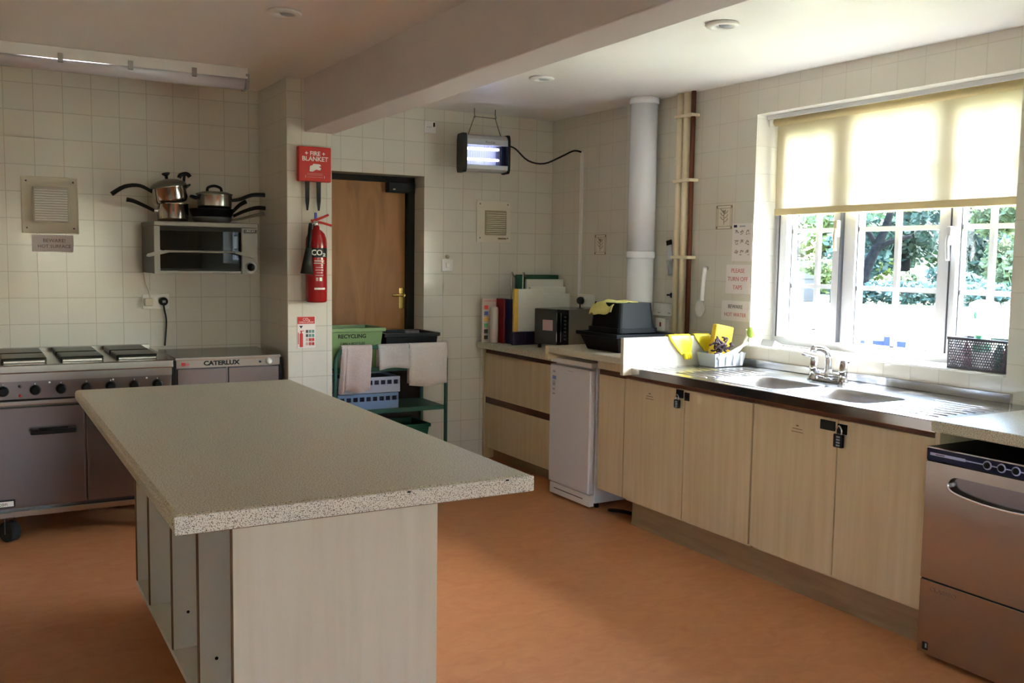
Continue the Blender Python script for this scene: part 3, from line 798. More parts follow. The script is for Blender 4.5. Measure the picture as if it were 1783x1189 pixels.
b = BM(); tube(b, [(ex-.03, ey, 1.625), (ex+.01, ey-.005, 1.635), (ex+.07, ey-.01, 1.662)], .007); tube(b, [(ex-.02, ey, 1.62), (ex+.03, ey-.005, 1.616), (ex+.088, ey-.012, 1.6)], .007); finish('lever', b, RED, fe)
b = BM(); box(b, ex-.012, ex+.004, ey-.006, ey, 1.63, 1.672, bev=.002); finish('tag', b, BLUE_T, fe)
b = BM(); tube(b, [(ex-.035, ey-.01, 1.605), (ex-.05, ey-.045, 1.57), (ex-.06, ey-.062, 1.50), (ex-.066, ey-.068, 1.45)], .012); finish('hose', b, BLACK, fe)
b = BM(); cyl(b, (ex-.066, ey-.068, 1.47), (ex-.078, ey-.07, 1.325), .017, .036, 22); finish('horn', b, mat('horn_black', '#1c231f', .5), fe)
b = BM(); box(b, ex-.03, ex+.03, ey+.045, PY, 1.52, 1.55); finish('wall_bracket', b, STEEL, fe)
sg = thing('fire_sign', 'small red and white fire extinguisher instruction sign on the pier', 'sign', (1.688, PY-.001, .895))
bx('sign_plate', PAPERY, sg, 1.634, 1.742, PY-.003, PY, .895, 1.078)
yy = PY-.0034
bx('header', RED, sg, 1.636, 1.738, yy-.0004, yy+.0004, 1.035, 1.076)
lettering('CO₂', .022, WHITEINK, sg, (1.688, yy-.0006, 1.06), RX); lettering('CARBON DIOXIDE', .0105, WHITEINK, sg, (1.688, yy-.0006, 1.044), RX)
b = BM(); prism(b, [(1.646, 1.024), (1.668, 1.024), (1.657, 1.008)], 'XZ', yy-.0004, yy+.0004); finish('arrow', b, NAVY, sg)
b = BM(); prism(b, rrect(1.648, 1.668, .9, .98, .005, 3), 'XZ', yy-.0004, yy+.0004); box(b, 1.654, 1.662, yy-.0004, yy+.0004, .98, .992); box(b, 1.651, 1.675, yy-.0004, yy+.0004, .992, .996); box(b, 1.639, 1.644, yy-.0004, yy+.0004, .918, .985); finish('extinguisher_icon', b, RED, sg)
for i in range(4):
    for j in range(3):
        x = 1.685 + j*.018; z = .982 - i*.024
        bx('class_mark', (DKGREY if j == 0 else mat('sign_teal', '#5a8a80', .6)) if i < 2 else (PINK if j == 0 else RED), sg, x, x+.014, yy-.0004, yy+.0004, z, z+.017)

# ------------------------------------------------------------------ trolley
ty0, ty1, tx0, tx1 = 5.50, 5.88, 1.92, 2.665
tr = thing('serving_trolley', 'teal green tubular trolley in front of the wooden door', 'trolley', ((tx0+tx1)/2, (ty0+ty1)/2, 0))
for y in (ty0, ty1):
    b = BM()
    zt = .868; r = .09
    pts = [(tx0, y, .06), (tx0, y, .4), (tx0, y, zt-r)] + [(tx0+r-r*math.cos(a), y, zt-r+r*math.sin(a)) for a in (PI/8, PI/4, 3*PI/8, PI/2)] + [(2.3, y, zt)] + [(tx1-r+r*math.sin(a), y, zt-r+r*math.cos(a)) for a in (0, PI/8, PI/4, 3*PI/8, PI/2)] + [(tx1, y, .4), (tx1, y, .06)]
    tube(b, pts, .0125, 10, sub=1); finish('frame_tube', b, TEAL, tr)
for nm, z in (('top_shelf', .735), ('middle_shelf', .47), ('bottom_shelf', .16)):
    b = BM(); box(b, tx0-.006, tx1+.006, ty0+.014, ty1-.014, z-.004, z); box(b, tx0-.006, tx1+.006, ty0+.0125, ty0+.018, z-.022, z+.006); box(b, tx0-.006, tx1+.006, ty1-.018, ty1-.0125, z-.022, z+.006)
    finish(nm, b, TEAL, tr)
for x in (tx0, tx1):
    for y in (ty0, ty1):
        b = BM(); cyl(b, (x-.011, y, .03), (x+.011, y, .03), .03, n=18); box(b, x-.014, x+.014, y-.012, y+.012, .045, .07); finish('caster', b, RUBBER, tr)

def open_box(bm, x0, x1, y0, y1, z0, z1, th, taper=0., lip=0.):
    """tapered open crate with thickness"""
    def R(i, z, k): return [(x0+i+k, y0+i+k, z), (x1-i-k, y0+i+k, z), (x1-i-k, y1-i-k, z), (x0+i+k, y1-i-k, z)]
    rings = [R(0, z0, taper), R(0, z1-.025 if lip else z1, 0)]
    if lip: rings += [R(-lip, z1-.02, 0), R(-lip, z1, 0)]
    else: pass
    rings += [R(th, z1, 0), R(th, z0+th, taper)]
    ringed(bm, rings, True, True, smooth=False)
rc = thing('recycling_box', 'pale green recycling box with black handwriting on the trolley', 'crate', (2.05, 5.69, .737))
bm = BM(); open_box(bm, 1.885, 2.245, 5.55, 5.84, .737, .985, .006, .02, .016); finish('box_body', bm, GREEN_BOX, rc)
bx('side_rib', GREYPL, rc, 2.226, 2.25, 5.60, 5.63, .75, .955)
lettering('RECYCLING', .034, BLACK, rc, (2.045, 5.5495, .935), RX, name='handwriting', bold=.0008); lettering('CAN + BOTTLES', .022, BLACK, rc, (2.05, 5.553, .89), RX, name='handwriting')
bc = thing('black_crate', 'black plastic crate beside the green recycling box', 'crate', (2.46, 5.70, .737))
bm = BM(); open_box(bm, 2.275, 2.63, 5.56, 5.86, .737, .945, .006, .015, .014); finish('crate_body', bm, BLACK, bc)
bx('crate_handle', DKGREY, bc, 2.40, 2.50, 5.552, 5.562, .948-.02, .963, bev=.004)

def towel(name, label, m, x0, x1, y, z, front, back, seed, skew=0.):
    rg = random.Random(seed)
    b = BM(); nx = 12; rr = .0165
    prof = [(y+rr+.004, z-back)]
    prof += [(y+rr+.002, z-back*.5), (y+rr, z-.01)]
    prof += [(y+rr*math.cos(a), z+rr*math.sin(a)) for a in (PI*.2, PI*.5, PI*.8)]
    prof += [(y-rr, z-.01)] + [(y-rr-.004-.006*k, z-front*k) for k in (.2, .4, .6, .8, 1.0)]
    ph = rg.random()*6
    outer = []
    for i in range(nx+1):
        t = i/nx; col = []
        for j, (py, pz) in enumerate(prof):
            dn = max(0, (z-pz))
            w = .012*math.sin(ph+t*7)*min(1, dn/.12)
            x = x0+(x1-x0)*t + skew*dn
            zz = pz + (.006*math.sin(ph*2+t*5) if j in (0, len(prof)-1) else 0)
            col.append(Vector((x, py + (w if py < y else w*.5) * (1 if py < y else -1) - (.004 if py < y else 0), zz)))
        outer.append(col)
    V = [[b.verts.new(p) for p in c] for c in outer]
    for i in range(nx):
        for j in range(len(prof)-1):
            f = b.faces.new((V[i][j], V[i+1][j], V[i+1][j+1], V[i][j+1])); f.smooth = True
    o = finish(name, b, m, None)
    md = o.modifiers.new('thick', 'SOLIDIFY'); md.thickness = .006; md.offset = 0
    tag(o, label, 'towel', 'towels on the trolley rail')
    return o
towel('tea_towel', 'long pinkish towel folded over the left of the trolley rail', TOWEL_P, 1.985, 2.15, ty0, .868, .265, .2, 1, -.05)
o = towel('tea_towel', 'pinkish towel folds tucked behind the long pink towel', TOWEL_P, 1.955, 1.99, ty0, .868, .27, .12, 4, -.08)
towel('tea_towel', 'short greyish towel over the middle of the trolley rail', TOWEL_G, 2.19, 2.395, ty0, .868, .135, .12, 2, .02)
towel('tea_towel', 'broad white towel over the right end of the trolley rail', TOWEL_W, 2.40, 2.662, ty0, .868, .25, .24, 3, .0)

def dish_rack(label, z, m, x0, x1):
    t = thing('dishwasher_basket', label, 'basket', ((x0+x1)/2, 5.68, z), 'dishwasher baskets on the trolley')
    y0, y1, h = 5.525, 5.835, .098
    b = BM(); box(b, x0, x1, y0, y1, z, z+.006); 
    for ya, yb in ((y0, y0+.008), (y1-.008, y1)):
        box(b, x0, x1, ya, yb, z+.006, z+.05); box(b, x0, x1, ya, yb, z+.078, z+h)
        n = 9
        for i in range(n+1):
            xx = x0 + (x1-x0-.012)*i/n; box(b, xx, xx+.012, ya, yb, z+.05, z+.078)
    for xa, xb in ((x0, x0+.008), (x1-.008, x1)): box(b, xa, xb, y0+.008, y1-.008, z+.006, z+h)
    finish('basket_frame', b, m, t)
    bx('shade_block', NAVY, t, x0+.012, x1-.012, y0+.012, y1-.012, z+.007, z+.085)  # added dark block, stands in for shade behind the slots
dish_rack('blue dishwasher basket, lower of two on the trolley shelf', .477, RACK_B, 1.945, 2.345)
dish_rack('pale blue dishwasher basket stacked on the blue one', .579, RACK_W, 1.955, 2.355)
b = BM(); open_box(b, 2.24, 2.56, 5.53, 5.80, .16, .36, .006, .02, .01); tag(finish('green_tub', b, GREEN_BD), 'dark green tub on the bottom shelf of the trolley', 'tub')

t = thing('doorway_cabinet', 'dark brown low cabinet standing in the doorway behind the trolley', 'cabinet', (2.35, 6.0, 0))
bx('body', mat('dark_brown_wood', '#2a1d17', .5, spec=.3), t, 2.0, 2.69, 5.935, 6.07, 0, .64, bev=.003); bx('top', mat('dark_brown_top', '#38281f', .5), t, 1.995, 2.695, 5.932, 6.075, .64, .655)
# ------------------------------------------------------------------ back wall right part
def plate(name, label, x0, x1, z0, z1, kids, group=None, cat='switch'):
    t = thing(name, label, cat, ((x0+x1)/2, D, z0), group)
    bx('face_plate', WHITE if cat != 'vent' else CREAMP, t, x0, x1, D-.010, D, z0, z1, bev=.003)
    kids(t); return t
def k1(t):
    bx('key_switch', BLACK, t, 2.757, 2.766, D-.022, D-.010, 2.308, 2.335); bx('indicator', GREYPL, t, 2.71, 2.745, D-.0115, D-.010, 2.303, 2.306)
plate('fused_switch', 'cream switch plate with black key high above the door', 2.692, 2.778, 2.265, 2.346, k1)
def k2(t):
    bx('rocker', WHITEINK, t, 2.862, 2.89, D-.016, D-.010, 1.36, 1.395, bev=.002)
plate('light_switch', 'small white light switch right of the door', 2.832, 2.915, 1.335, 1.418, k2)
b = BM(); lathe(b, [(.014, 0), (.014, .008), (.009, .014), (.001, .015)], (2.875, D, 1.436), 16, 'Y'); tag(finish('wall_button', b, CREAMP), 'tiny cream button stuck above the light switch', 'button')

# fly killer hung from the ceiling
fk = thing('fly_killer', 'silver and black electric fly killer with lit tubes hung near the ceiling', 'fly killer', (3.02, 5.7, 2.0))
Mz = Matrix.Translation((3.025, 5.70, 2.125)) @ Matrix.Rotation(math.radians(-7), 4, 'Z') @ Matrix.Diagonal((.87, 1, 1, 1))
def fz(name, m, *a, bev=0., par=None): return bx(name, m, par or fk, *a, bev=bev, M=Mz)
SILV = mat('silver_paint', '#b4b6ba', .35, .25)
fz('back_panel', GREYPL, -.16, .17, .045, .055, -.115, .115)
b = BM(); prism(b, [(.055, .118), (-.02, .123), (-.05, .112), (-.064, .09), (-.066, .052), (-.058, .052), (-.05, .09), (.055, .10)], 'YZ', -.165, .178, M=Mz); finish('top_cowl', b, SILV, fk)
b = BM(); prism(b, [(.055, -.118), (-.04, -.118), (-.064, -.105), (-.066, -.078), (-.058, -.078), (.055, -.10)], 'YZ', -.165, .178, M=Mz); finish('bottom_tray', b, SILV, fk)
for s, x0, x1, nm in ((-1, -.192, -.16, 'end_cap'), (1, .176, .195, 'end_cap')):
    b = BM(); prism(b, [(p[0]*.47-.005, p[1]) for p in rrect(-.14, .14, -.128, .128, .05, 5)], 'YZ', x0, x1, M=Mz); finish(nm, b, BLACK, fk)
for z in (.032, -.038):
    b = BM(); cyl(b, Mz @ Vector((-.16, -.01, z)), Mz @ Vector((.15, -.01, z)), .0085, n=14); finish('uv_tube', b, TUBE_E, fk)
b = BM()
for i in range(24): box(b, -.155+i*.0125, -.1535+i*.0125, -.035, -.033, -.078, .053, M=Mz)
finish('grid_wires', b, STEEL, fk)
fz('lamp_holder', NAVY, .12, .176, -.02, .03, -.078, .053)
lettering('PlusZap', .022, GREYINK, fk, Mz @ Vector((.03, -.0672, .072)), Mz.to_3x3() @ Vector(RX))
b = BM(); z = zc(5.73)
tube(b, [Mz @ Vector((-.13, 0, .11)), (2.966, 5.72, z-.055), (3.114, 5.70, z-.06), Mz @ Vector((.15, 0, .11))], .0035, 6, sub=1); finish('hanging_cord', b, mat('cord_brown', '#6d6154', .8), fk)
for x, y in ((2.966, 5.72), (3.114, 5.70)):
    b = BM(); tube(b, [(x, y, zc(y)), (x, y, zc(y)-.04), (x+.006, y, zc(y)-.055), (x, y, zc(y)-.063), (x-.006, y, zc(y)-.055)], .003, 6); tag(finish('ceiling_hook', b, STEEL_D), 'small steel hook in the ceiling holding the fly killer cord', 'hook', 'hooks holding the fly killer')
b = BM(); tube(b, [(3.215, 5.70, 2.195), (3.27, 5.69, 2.175), (3.36, 5.67, 2.10), (3.47, 5.64, 2.085), (3.58, 5.60, 2.135), (3.66, 5.56, 2.178), (3.712, 5.535, 2.168)], .006, 8); finish('power_cable', b, BLACK, fk)

# ------------------------------------------------------------------ window wall fittings
b = BM(); box(b, W-.016, W, 5.52, 5.545, 1.19, 2.172, bev=.002); tag(finish('cable_trunking', b, WHITE), 'thin white vertical cable trunking in the back corner', 'trunking')
def wplate(name, label, y0, y1, z0, z1, group=None, cat='socket', dep=.012):
    t = thing(name, label, cat, (W, (y0+y1)/2, z0), group)
    bx('face_plate', WHITE, t, W-dep, W, y0, y1, z0, z1, bev=.003); return t
t = wplate('double_socket', 'white double socket low in the back corner under trunking', 5.35, 5.55, 1.105, 1.19, 'wall sockets')
bx('rocker', WHITEINK, t, W-.016, W-.012, 5.44, 5.452, 1.155, 1.175)
pg = thing('black_plug', 'round black plug in the corner socket behind the microwave', 'plug', (W-.03, 5.49, 1.12))
b = BM(); lathe(b, [(.026, 0), (.027, .02), (.02, .034), (.001, .035)], (W-.0125, 5.49, 1.145), 20, 'X'); finish('plug_body', b, BLACK, pg)
b = BM(); tube(b, [(W-.03, 5.49, 1.122), (W-.028, 5.49, 1.05), (W-.03, 5.48, .96)], .005, 8); finish('cable', b, BLACK, pg)
t = wplate('double_socket', 'white double socket between flue pipe and cream pipes', 4.495, 4.70, 1.09, 1.168, 'wall sockets')
for y in (4.54, 4.64):
    bx('rocker', WHITEINK, t, W-.016, W-.012, y-.01, y+.01, 1.138, 1.158, bev=.002); bx('socket_holes', GREYPL, t, W-.0128, W-.012, y-.012, y+.012, 1.106, 1.112)
t = wplate('fused_spur', 'white fused spur with red switch below the double socket', 4.555, 4.648, .997, 1.076, None, 'switch', .03)
bx('red_switch', RED, t, W-.034, W-.03, 4.592, 4.606, 1.025, 1.052, bev=.001)
b = BM(); box(b, W-.02, W, 4.512, 4.53, 1.205, 1.235, bev=.003); box(b, W-.022, W-.006, 4.495, 4.56, 1.216, 1.226, bev=.002); tag(finish('wall_hook', b, NAVY), 'small dark blue hook above the double socket', 'hook')
def deco(label, y, z, h):
    t = thing('decorative_tile', label, 'tile', (W-.001, y, z), 'patterned tiles')
    bx('tile_face', CREAMP, t, W-.0025, W, y-.07, y+.07, z, z+h)
    b = BM(); x0, x1 = W-.0032, W-.0024
    for a in ((y-.066, y+.066, z+.004, z+.007), (y-.066, y+.066, z+h-.007, z+h-.004), (y-.066, y+.066, z+.02, z+.022), (y-.066, y+.066, z+h-.022, z+h-.02), (y-.066, y-.063, z+.004, z+h-.004), (y+.063, y+.066, z+.004, z+h-.004), (y-.052, y-.05, z+.02, z+h-.02), (y+.05, y+.052, z+.02, z+h-.02)): box(b, x0, x1, *a)
    for sy in (-1, 1):
        for sz in (.0135, h-.0135):
            box(b, x0, x1, y+sy*.058-.005, y+sy*.058+.005, z+sz-.005, z+sz+.005)
    tube(b, [(W-.003, y, z+.03), (W-.003, y+.002, z+h*.5), (W-.003, y, z+h-.035)], .0015, 5)
    for i, s in enumerate((-1, 1, -1, 1, -1, 1)):
        zz = z + .045 + i*.011
        tube(b, [(W-.003, y, zz), (W-.003, y+s*.018, zz+.006), (W-.003, y+s*.03, zz+.02)], .0018, 5)
    for dz in (.03, .036, .042): tube(b, [(W-.003, y-.012, z+h-dz), (W-.003, y, z+h-dz-.006), (W-.003, y+.012, z+h-dz)], .0015, 5)
    finish('pattern', b, BROWNINK, t)
deco('cream tile with brown floral pattern left of the flue pipe', 5.30, 1.46, .143)
deco('cream tile with brown floral pattern above the papers by the window', 4.092, 1.606, .143)

fl = thing('flue_pipe', 'thick glossy white flue pipe rising from worktop to ceiling', 'pipe', (3.615, 4.72, .91))
fc = (3.615, 4.72, 0)
b = BM(); lathe(b, [(.083, .912), (.083, 1.47)], fc, 40); finish('lower_pipe', b, PIPEW, fl)
b = BM(); lathe(b, [(.0835, 1.44), (.089, 1.445), (.09, 1.452), (.089, 1.48), (.0835, 1.486)], fc, 40); finish('joint_collar', b, PIPEW, fl)
b = BM(); lathe(b, [(.085, 1.487), (.085, zc(4.72))], fc, 40); finish('upper_pipe', b, PIPEW, fl)
b = BM(); lathe(b, [(.0855, zc(4.72)-.04), (.092, zc(4.72)-.036), (.092, zc(4.72)-.002)], fc, 40); finish('ceiling_collar', b, PIPEW, fl)
def vpipe(name, label, y, r, m, z0, group=None):
    b = BM(); cyl(b, (3.685, y, z0), (3.685, y, zc(y)), r, n=18); tag(finish(name, b, m), label, 'pipe', group)
vpipe('heating_pipe', 'cream painted vertical pipe nearest the flue', 4.457, .021, CREAM, .93, 'cream wall pipes')
vpipe('heating_pipe', 'cream painted vertical pipe beside the brown copper pipe', 4.399, .021, CREAM, .93, 'cream wall pipes')
vpipe('copper_pipe', 'brown copper vertical pipe right of the two cream pipes', 4.345, .014, COPPER, .93)
for z in (2.275, 1.90, 1.45, .985):
    b = BM(); box(b, 3.655, W, 4.325, 4.482, z-.009, z+.009, bev=.003)
    tag(finish('pipe_clip', b, CREAM), 'cream clip band across the three wall pipes ' + {2.275: 'just below the ceiling', 1.90: 'at upper middle height', 1.45: 'level with the flue collar', .985: 'just above the worktop divider'}[z], 'pipe clip', 'clips on the wall pipes')
th = thing('probe_holder', 'clear plastic wall holder with black top left of the cream pipes', 'wall holder', (W-.01, 4.55, 1.35))
Mh = Matrix.Translation((W-.012, 4.545, 1.45)) @ Matrix.Rotation(math.radians(-10), 4, 'X')
bx('black_top', BLACK, th, -.004, .004, -.022, .022, .075, .105, M=Mh); bx('strip', mat('pale_strip', '#c4cad2', .4), th, -.002, .002, -.02, .02, -.02, .075, M=Mh); bx('pouch', CLEAR, th, -.008, .008, -.03, .03, -.105, -.015, bev=.003, M=Mh)
b = BM(); lathe(b, [(.012, 0), (.012, .004), (.005, .006), (.005, .02), (.001, .021)], (W, 4.222, 1.388), 14, 'X'); tag(finish('suction_hook', b, CLEAR), 'clear suction hook holding the white ladle', 'hook')
b = BM(); tube(b, [(W-.02, 4.218, 1.392), (W-.018, 4.225, 1.37), (W-.018, 4.235, 1.29), (W-.018, 4.242, 1.2)], lambda t: .011+.003*t, 10)
lathe(b, [(.001, -.012), (.03, -.008), (.038, .004), (.038, .008), (.028, .0), (.001, -.004)], (0, 0, 0), 18, 'X', Matrix.Translation((W-.02, 4.25, 1.155)) @ Matrix.Diagonal((1, 1, 1.4, 1)))
tag(finish('white_spoon', b, WHITE), 'white plastic spoon hanging on the wall left of the window', 'spoon')
def notice(label, y0, y1, z0, z1, lines, size, extra=None):
    t = thing('paper_notice', label, 'notice', (W-.001, (y0+y1)/2, z0))
    bx('sheet', PAPERY, t, W-.0025, W-.0005, y0, y1, z0, z1)
    n_ = len(lines)
    for i, (s, m_) in enumerate(lines):
        zz = z1 - (z1-z0)*(i+.75)/(n_+.5)
        lettering(s, size, m_, t, (W-.003, (y0+y1)/2, zz), RY)
    return t
t = notice('white instruction sheet with small drawings beside the window', 3.868, 4.02, 1.432, 1.64, [], .02)
bx('logo', NAVY, t, W-.0032, W-.0024, 3.985, 4.01, 1.618, 1.632); bx('title', GREYPL, t, W-.0032, W-.0024, 3.92, 3.965, 1.62, 1.628)
b = BM(); rg = random.Random(5)
for r_ in range(3):
    for c_ in range(3):
        yc, zc_ = 3.985-c_*.042, 1.59-r_*.055
        for k in range(4):
            y = yc+rg.uniform(-.012, .012); z = zc_+rg.uniform(-.014, .014); box(b, W-.0032, W-.0024, y-.006, y+.006, z-.0015, z+.0015)
        tube(b, [(W-.003, yc-.01, zc_), (W-.003, yc, zc_+.012), (W-.003, yc+.01, zc_-.004)], .0016, 5)
finish('drawings', b, BROWNINK, t)
notice('white notice about turning off taps beside the window', 3.872, 4.06, 1.25, 1.412, [('PLEASE', REDINK), ('TURN OFF', REDINK), ('TAPS', REDINK)], .034)
notice('white notice reading beware hot water nearest the sink', 3.868, 4.088, 1.098, 1.21, [('BEWARE', GREYINK), ('HOT WATER', REDINK)], .030)

# ------------------------------------------------------------------ drawer unit, its worktop and what stands on it
du = thing('drawer_unit', 'maple drawer unit with two deep drawers in the back corner', 'cabinet', (3.44, 5.38, 0))
bx('carcass', MAPLE, du, 3.195, 3.70, 4.87, 5.91, .085, .80)
for z0_, z1_ in ((.09, .405), (.45, .762)): bx('drawer_front', MAPLE, du, 3.17, 3.19, 4.88, 5.905, z0_, z1_, bev=.002)
for z0_, z1_ in ((.405, .45), (.762, .80)): bx('finger_rail', REDWOOD, du, 3.178, 3.195, 4.875, 5.908, z0_, z1_)
bx('plinth', PLINTH_M, du, 3.25, 3.27, 4.87, 5.91, 0, .085)
bx('side_panel', MAPLE, du, 3.165, 3.70, 5.91, 5.925, 0, .80)
b = BM(); box(b, 3.11, W-.001, 4.85, D-.001, .80, .84, bev=.006); tag(finish('corner_worktop', b, SPECK), 'lower speckled worktop over the drawers in the back corner', 'worktop')

# chart panel + boards
t = thing('chopping_board_chart', 'white colour-code chart panel with icons against the back wall', 'chart', (3.165, 5.82, .84))
bx('panel', mat('chart_panel', '#cfc0b4', .5), t, 3.098, 3.232, 5.82, 5.83, .842, 1.15)
lettering('CHOPPING BOARDS', .0125, RED, t, (3.165, 5.8195, 1.132), RX)
for i, c_ in enumerate(('#c8352c', '#3c56a8', '#e0a638', '#4c9a5a', '#2a2a2a', '#2a2a2a')):
    bx('icon', mat('chart_%d' % i, c_, .6), t, 3.112, 3.142, 5.819, 5.82, 1.075-i*.042, 1.103-i*.042)
for i in range(6): bx('caption', GREYINK, t, 3.112, 3.14, 5.819, 5.82, 1.068-i*.042, 1.0705-i*.042)
b = BM(); lathe(b, [(.026, 0), (.028, .01), (.028, .23), (.024, .25), (.012, .255), (.001, .256)], (3.165, 5.77, .841), 24); tag(finish('plastic_roll', b, mat('pale_roll', '#c5bcb2', .6)), 'pale cylindrical roll standing before the colour chart', 'roll')
def board(label, m, x0, x1, y0, y1, z0, z1, hole=None):
    b = BM(); box(b, x0, x1, y0, y1, z0, z1, bev=.004); tag(finish('chopping_board', b, m), label, 'chopping board', 'chopping boards in the corner')
board('thin red chopping board next to the colour chart', RED_BD, 3.200, 3.215, 5.70, 5.81, .842, 1.152)
board('dark blue chopping board beside the red board', BLUE_BD, 3.228, 3.246, 5.64, 5.81, .842, 1.152)
rk = thing('board_rack', 'steel wire rack holding the chopping boards upright', 'rack', (3.45, 5.72, .84))
b = BM()
for y in (5.64, 5.80): tube(b, [(3.315, y, .847), (3.315, y, 1.30), (3.33, y, 1.312), (3.345, y, 1.30)], .005, 8)
tube(b, [(3.315, 5.64, .85), (3.315, 5.80, .85)], .005, 8); finish('wire_end', b, STEEL, rk)
bx('base', PURPLE, rk, 3.30, 3.66, 5.57, 5.83, .841, .93, bev=.004); bx('base_rail', PURPLE, rk, 3.205, 3.30, 5.57, 5.605, .841, .931, bev=.004)
board('largest dark green chopping board at the back of the rack', GREEN_BD, 3.355, 3.705, 5.795, 5.822, .932, 1.317)
board('dark green chopping board with rounded corner before the tallest one', GREEN_BD, 3.338, 3.60, 5.755, 5.78, .932, 1.305)
board('tall white chopping board in front of the green boards', WHITE_BD, 3.388, 3.698, 5.715, 5.735, .932, 1.287)
board('middle white chopping board in the rack', WHITE_BD, 3.395, 3.69, 5.675, 5.693, .932, 1.235)
board('short white chopping board in the rack next to the microwave', WHITE_BD, 3.42, 3.70, 5.635, 5.653, .932, 1.19)
board('yellow edged chopping board at the front of the rack', YELL_BD, 3.212, 3.245, 5.575, 5.60, .932, 1.226)
board('white chopping board beside the yellow edge in front of the rack', WHITE_BD, 3.246, 3.45, 5.585, 5.60, .932, 1.224)

# microwave
mw = thing('microwave', 'small grey microwave with steel side in front of the chopping boards', 'microwave', (3.46, 5.30, .84))
ax = Vector((.316, -.949, 0)); ay = Vector((.949, .316, 0)); og = Vector((3.27, 5.40, .845))
Mm = Matrix(((ax.x, ay.x, 0, og.x), (ax.y, ay.y, 0, og.y), (0, 0, 1, og.z), (0, 0, 0, 1)))
bx('casing', STEEL, mw, 0, .285, .006, .335, .022, .258, bev=.004, M=Mm)
bx('door', mat('microwave_door', '#3f3e3c', .3), mw, 0, .19, 0, .006, .024, .256, M=Mm)
bx('control_panel', BLACK_G, mw, .192, .285, 0, .006, .024, .256, M=Mm)
bx('pink_sticker', PINK, mw, .07, .155, -.001, 0, .115, .185, M=Mm)
b = BM(); box(b, .196, .202, -.012, -.006, .045, .235, M=Mm); box(b, .226, .23, -.004, 0, .045, .235, M=Mm); finish('door_handle', b, CHROME, mw)
b = BM()
for i in range(7): box(b, .25, .268, -.0015, 0, .06+i*.024, .072+i*.024, M=Mm)
finish_split('button', b, DKGREY, mw)
b = BM()
for x in (.02, .26):
    for y in (.03, .3): cyl(b, Mm @ Vector((x, y, -.005)), Mm @ Vector((x, y, .022)), .012, n=12)
finish_split('foot', b, BLACK, mw)

# fridge under the raised worktop
fr = thing('under_counter_fridge', 'white under-counter fridge between drawers and sink cabinets', 'fridge', (3.33, 4.61, 0))
bx('cabinet', WHITE_G, fr, 3.085, 3.60, 4.40, 4.835, .03, .835, bev=.004)
bx('door', WHITE_G, fr, 3.04, 3.08, 4.402, 4.833, .085, .80, bev=.008)
bx('top_lid', WHITE, fr, 3.045, 3.60, 4.40, 4.835, .812, .842, bev=.004)
bx('kick_grille', WHITE, fr, 3.05, 3.084, 4.405, 4.83, .012, .078, bev=.003); bx('kick_slot', DKGREY, fr, 3.0485, 3.05, 4.47, 4.78, .045, .05)
bx('sticker', mat('sticker_blue', '#6d86b8', .6), fr, 3.0388, 3.04, 4.762, 4.80, .71, .732)
b = BM()
for z, h in ((.752, .012), (.695, .006), (.672, .02), (.645, .012), (.62, .008)): box(b, 3.0388, 3.04, 4.772, 4.798, z, z+h)
finish('sticker_text', b, GREYPL, fr)
bx('brand_mark', mat('mark_pale', '#c4a9a2', .6), fr, 3.0388, 3.04, 4.58, 4.64, .775, .779)
b = BM()
for y in (4.43, 4.80):
    for x in (3.12, 3.55): cyl(b, (x, y, 0), (x, y, .03), .015, n=12)
finish_split('foot', b, BLACK, fr)
rw = thing('raised_worktop', 'raised speckled worktop above the white fridge', 'worktop', (3.35, 4.40, .87))
bx('slab', SPECK, rw, 2.985, W-.001, 4.035, 4.77, .872, .912, bev=.006)
bx('end_lip', MAPLE, rw, 2.985, 3.60, 4.77, 4.80, .835, .912)
bx('support_batten', MAPLE, rw, 3.06, 3.08, 4.06, 4.36, .82, .872)

# crates on the raised worktop
def crate_shell(bm, x0, x1, y0, y1, z0, z1, tz0, tz1, rim, M=None):
    def R(k, z, r): return [Vector((x, y, z)) for x, y in rrect(x0+k, x1-k, y0+k, y1-k, r, 4)]
    rings = [R(tz0, z0, .03), R(tz0*.5+tz1*.5, (z0+z1)/2, .03), R(tz1, z1, .03)]
    ringed(bm, rings, smooth=False)
    rz0, rz1 = (z1-.022, z1+.003) if tz1 < tz0 else (z0-.003, z0+.022)
    k = min(tz0, tz1)-rim
    ringed(bm, [R(k, rz0, .035), R(k, rz1, .035)], smooth=False)
b = BM(); open_box(b, 3.09, 3.45, 4.22, 4.585, .914, 1.018, .008, .03, .02); tag(finish('black_tray', b, CRATE_M), 'large black plastic tray on the raised worktop', 'crate')
b = BM(); crate_shell(b, 3.115, 3.41, 4.26, 4.565, 1.024, 1.188, .012, .026, .012)
o = finish('upturned_crate', b, CRATE_M); tag(o, 'upturned black plastic crate stacked on the black tray', 'crate')
b = BM(); rg = random.Random(11); n = 14
G = {}
for i in range(n+1):
    for j in range(n+1):
        u, v = i/n, j/n
        x = 3.125 + .19*u - .01*v; y = 4.315 + .215*v + .02*u
        edge = max(0, 3.162-x)
        z = 1.192 + .006*math.sin(9*u+2) * math.cos(7*v) + .004*math.sin(17*v+5*u) - edge*1.6
        x += .012*math.sin(8*v); y += .012*math.sin(11*u)
        G[i, j] = b.verts.new((x - (.02 if edge else 0), y, z))
for i in range(n):
    for j in range(n):
        f = b.faces.new((G[i, j], G[i+1, j], G[i+1, j+1], G[i, j+1])); f.smooth = True
o = finish('yellow_cloth', b, CLOTHY); md = o.modifiers.new('t', 'SOLIDIFY'); md.thickness = .004; tag(o, 'crumpled pale yellow cloth on the upturned black crate', 'cloth')

